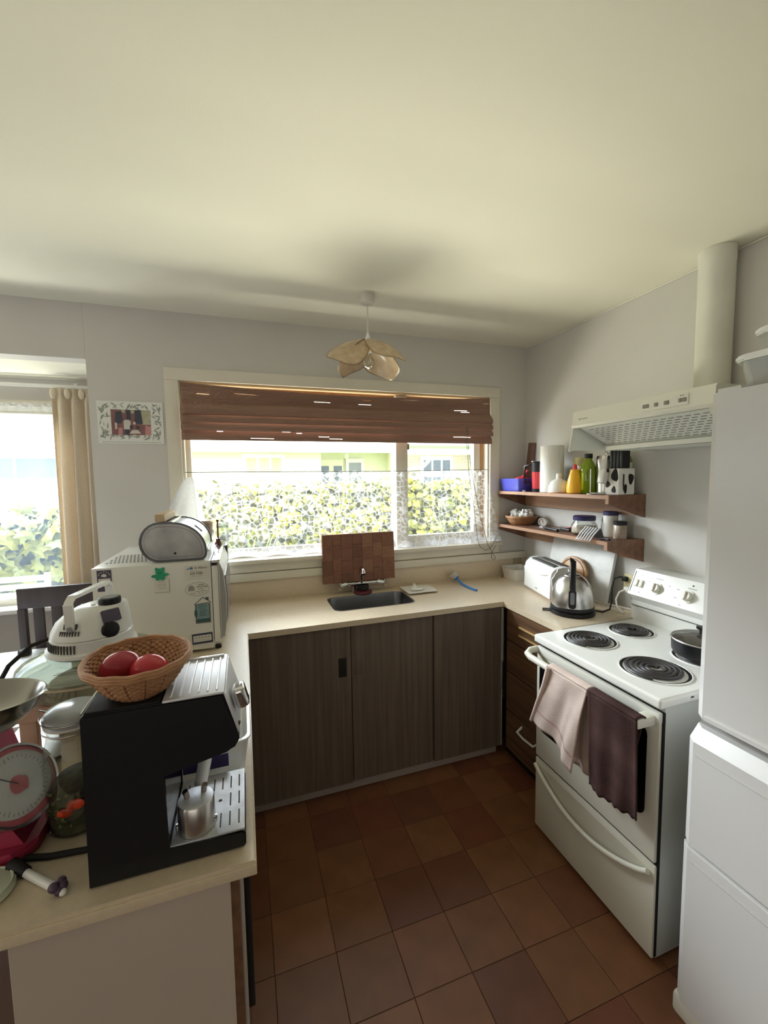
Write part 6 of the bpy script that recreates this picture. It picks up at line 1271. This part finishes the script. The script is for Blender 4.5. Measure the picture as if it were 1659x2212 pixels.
def hedge(name, label, x0, x1, y0, y1, zt, nleaf, nfill, mesh, seed, Lf):
    h = thing(name, label, 'hedge', ((x0 + x1) / 2, y0, -0.25)); q = random.Random(seed)
    nxg = int((x1 - x0) / 0.15)
    def front(u, v):
        return (x0 + (x1 - x0) * u, y0 + 0.10 + 0.05 * sin(u * 61 + v * 9) + 0.04 * sin(v * 23 + u * 33) + (0.10 * max(0, v - 0.9) / 0.1), -0.25 + (zt - 0.03 + 0.25) * v + 0.03 * sin(u * 47) * v)
    core = MB().grid(front, nxg, 14)
    core.grid(lambda u, v: (x0 + (x1 - x0) * u, y0 + 0.19 + (y1 - y0 - 0.19) * v, zt - 0.03 + 0.03 * sin(u * 47) - 0.05 * v), nxg, 4)
    core.box(x0, x1, y1 - 0.05, y1, -0.25, zt - 0.06)
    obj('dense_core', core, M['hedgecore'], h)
    def place():
        x = q.uniform(x0, x1)
        if q.random() < 0.80:
            z = q.uniform(0.55, zt + 0.02); y = y0 + q.uniform(-0.03, 0.14); n = Vector((q.gauss(0, 0.55), -1, q.gauss(0.5, 0.55)))
        else:
            z = zt + q.uniform(-0.06, 0.05); y = q.uniform(y0 + 0.02, y1); n = Vector((q.gauss(0, 0.5), -0.4 + q.gauss(0, 0.4), 1))
        r = n.normalized().to_track_quat('Z', 'Y').to_matrix().to_4x4() @ Matrix.Rotation(q.uniform(0, 2 * pi), 4, 'Z')
        return Matrix.Translation((x, y, z)) @ r @ Matrix.Scale(q.uniform(0.65, 1.2) * Lf, 4)
    off = Matrix.Translation(-WL[h.name])
    vis = 0
    for k in range(nleaf):
        m_ = place(); o = bpy.data.objects.new('leaf', mesh); C.objects.link(o); o.parent = h; o.matrix_local = off @ m_
    vs = []; fs = []; mv = [v.co.copy() for v in mesh.vertices]; mf = [tuple(p.vertices) for p in mesh.polygons]
    for k in range(nfill):
        m_ = off @ place(); b0 = len(vs); vs += [m_ @ v for v in mv]; fs += [tuple(i + b0 for i in f) for f in mf]
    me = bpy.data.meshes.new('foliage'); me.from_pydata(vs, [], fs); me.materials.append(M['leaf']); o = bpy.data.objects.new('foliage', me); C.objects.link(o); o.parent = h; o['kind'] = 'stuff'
    return h
hedge('clipped_hedge', 'sunlit clipped yellow-green hedge outside the kitchen window', -0.75, 4.3, 3.95, 4.6, 1.50, 260, 3600, leaf_mesh('oval'), 4, 0.9)
hedge('ivy_hedge', 'large leaved ivy hedge outside the dining bay window', -4.2, -0.95, 3.95, 4.6, 1.335, 150, 700, leaf_mesh('ivy', 0.11, 0.10), 9, 1.15)
def flax(label, x, y, n, h_, seed, sp):
    f = thing('strap_leaf_plant', label, 'plant', (x, y, -0.25)); q = random.Random(seed)
    for k in range(n):
        a = q.uniform(0, 2 * pi); L = h_ * q.uniform(0.7, 1.05); out = sp * q.uniform(0.2, 1.0); w = q.uniform(0.011, 0.020)
        d = Vector((cos(a), 0.45 * sin(a), 0)); s_ = Vector((-sin(a), cos(a), 0))
        def fn(u, v):
            p = Vector((x, y, -0.25)) + d * out * v ** 1.6 + Vector((0, 0, L * (v - 0.22 * v ** 3)))
            ww = w * (1 - v ** 3) + 0.001
            return p + s_ * (u * 2 - 1) * ww + Vector((0, -0.004 * abs(u * 2 - 1), 0))
        obj('leaf', MB().grid(fn, 2, 9), M['flax'], f)
    return f
flax('tall strap leaved plant before the hedge at the window left', -0.02, 3.55, 26, 1.85, 1, 0.55)
flax('green strap leaved plant before the hedge near the window middle', 0.78, 3.50, 34, 1.60, 2, 0.55)
flax('arching strap leaved plant before the hedge left of the mullion', 1.50, 3.55, 26, 1.45, 3, 0.60)
gc = thing('garden_chair', 'white slatted garden chair outside the bay window, the nearer right one', 'garden chair', (-1.40, 3.45, -0.22), 0, 'white slatted garden chairs')
for z in range(8): obj('slat', MB().box(-1.54, -1.26, 3.29, 3.305, 0.58 + z * 0.052, 0.615 + z * 0.052, 0.004), M['bluewall'] if False else P('garden_white_%d' % z, (0.66, 0.74, 0.86), 0.5), gc)
for x in (-1.55, -1.27): obj('leg', MB().box(x, x + 0.03, 3.30, 3.325, -0.22, 0.99, 0.004), M['housewhite'], gc)
obj('seat', MB().box(-1.54, -1.26, 3.325, 3.70, 0.20, 0.23, 0.006), M['housewhite'], gc)
for x in (-1.54, -1.29): obj('leg', MB().box(x, x + 0.03, 3.67, 3.70, -0.22, 0.20, 0.004), M['housewhite'], gc)
copy_tree(gc, (-1.86, 3.47, -0.22), 'white slatted garden chair outside the bay window, the farther left one')

hs = thing('neighbour_house', 'cream single storey neighbouring house beyond the hedge', 'house', (1, 11, -0.25))
HYF = 11.0
obj('wall', MB().box(-9, 1.97, HYF, HYF + 0.2, -0.25, 2.6).box(4.14, 9.0, HYF, HYF + 0.2, -0.25, 2.25).box(1.97, 4.14, HYF + 1.0, HYF + 1.2, -0.25, 2.6).box(1.87, 1.97, HYF, HYF + 1.0, -0.25, 2.6).box(4.14, 4.24, HYF, HYF + 1.0, -0.25, 2.6), M['house'], hs)
wbm = MB()
for k in range(18): wbm.prism([(HYF - 0.001, -0.1 + k * 0.15), (HYF - 0.030, -0.1 + k * 0.15), (HYF - 0.008, 0.05 + k * 0.15), (HYF - 0.001, 0.05 + k * 0.15)], 'x', -9, 1.97)
obj('weatherboards', wbm, M['house'], hs, kind='stuff', smooth=False)
rq = random.Random(4); bk = MB()
for r_ in range(26):
    for k in range(12): 
        x = 4.15 + k * 0.245 + (r_ % 2) * 0.12; 
        if x < 6.9: bk.box(x, x + 0.232, HYF - 0.010, HYF, 0.0 + r_ * 0.086, 0.076 + r_ * 0.086)
obj('brickwork', bk, M['brick'], hs, kind='stuff', smooth=False)
obj('base_panel', MB().box(-9, -3.5, HYF - 0.06, HYF - 0.031, -0.25, 1.36), M['bluewall'], hs)
obj('soffit', MB().box(-9, 1.98, HYF - 0.55, HYF, 2.46, 2.50).box(1.98, 9, HYF - 0.55, HYF + 1.0, 2.46, 2.50), M['housewhite'], hs)
obj('fascia', MB().box(-9, 4.2, HYF - 0.60, HYF - 0.55, 2.24, 2.66), M['housewhite'], hs)
obj('gutter', MB().tube([(4.2, HYF - 0.62, 2.245), (9, HYF - 0.62, 2.245)], 0.06, 8), M['housewhite'], hs)
obj('roof', MB().prism([(HYF - 0.62, 2.62), (HYF + 3.6, 4.4), (HYF + 3.6, 4.3), (HYF - 0.60, 2.52)], 'x', -9.2, 9.2), M['roof'], hs)
obj('downpipe', MB().tube([(4.75, HYF - 0.62, 2.2), (4.78, HYF - 0.60, 2.02), (4.70, HYF - 0.5, 1.90), (4.22, HYF - 0.2, 1.76), (4.20, HYF - 0.06, 1.60), (4.20, HYF - 0.06, -0.2)], 0.055, 10), M['housewhite'], hs)
def hwin(x0, x1, z0, z1, cols, rows, pane, y=HYF):
    f = obj('window', MB().box(x0 - 0.07, x1 + 0.07, y - 0.05, y - 0.012, z0 - 0.07, z1 + 0.07), M['housewhite'], hs)
    for i in range(cols):
        for j in range(rows):
            w_ = (x1 - x0) / cols; h_ = (z1 - z0) / rows
            obj('pane', MB().box(x0 + i * w_ + 0.03, x0 + (i + 1) * w_ - 0.03, y - 0.056, y - 0.049, z0 + j * h_ + 0.03, z0 + (j + 1) * h_ - 0.03), pane, f)
    return f
hwin(0.07, 0.98, 1.30, 2.16, 3, 1, M['curtpane']); hwin(4.86, 5.75, 1.20, 2.10, 3, 2, M['darkpane']); hwin(-6.2, -3.75, 1.66, 2.14, 3, 1, M['greypane'])
dfr = obj('french_door', MB().box(1.98, 2.78, HYF + 0.93, HYF + 0.99, -0.2, 2.13), M['house'], hs)
for x in (2.12, 2.50): obj('pane', MB().box(x, x + 0.24, HYF + 0.915, HYF + 0.935, 0.7, 1.95), M['darkpane'], dfr)
dfr = obj('side_door', MB().box(2.86, 3.40, HYF + 0.90, HYF + 0.99, -0.2, 2.16), M['housewhite'], hs)
obj('pane', MB().box(2.95, 3.31, HYF + 0.885, HYF + 0.905, 0.5, 2.04), M['greypane'], dfr)
obj('porch_lamp', MB().lathe([(0.02, 2.36), (0.03, 2.32), (0.07, 2.26), (0.07, 2.18), (0.02, 2.14)], (2.80, HYF + 0.6), 14), M['housewhite'], hs)
t = thing('feathery_shrub', 'pale feathery shrub against the neighbouring house at window right', 'shrub', (6.55, 10.3, -0.25)); q = random.Random(6)
obj('stem', MB().tube([(6.55, 10.3, -0.25), (6.55, 10.3, 1.6)], 0.04, 6), M['oldwood'], t)
sp = []; sf = []
for k in range(420):
    a = q.uniform(0, 2 * pi); z = q.uniform(1.2, 2.4); r_ = q.uniform(0, 0.5) * (1 - abs(z - 1.7) / 1.3)
    p = Vector((6.55 + r_ * cos(a), 10.3 + r_ * sin(a), z)); d = Vector((q.gauss(0, 0.4), q.gauss(0, 0.4), 1)).normalized() * 0.22; s_ = Vector((0.018, 0, 0)); b0 = len(sp)
    sp += [p - s_, p + s_, p + d]; sf.append((b0, b0 + 1, b0 + 2))
me = bpy.data.meshes.new('sprays'); me.from_pydata([v - WL[t.name] for v in sp], [], sf); me.materials.append(M['flax']); o = bpy.data.objects.new('sprays', me); C.objects.link(o); o.parent = t; o['kind'] = 'stuff'
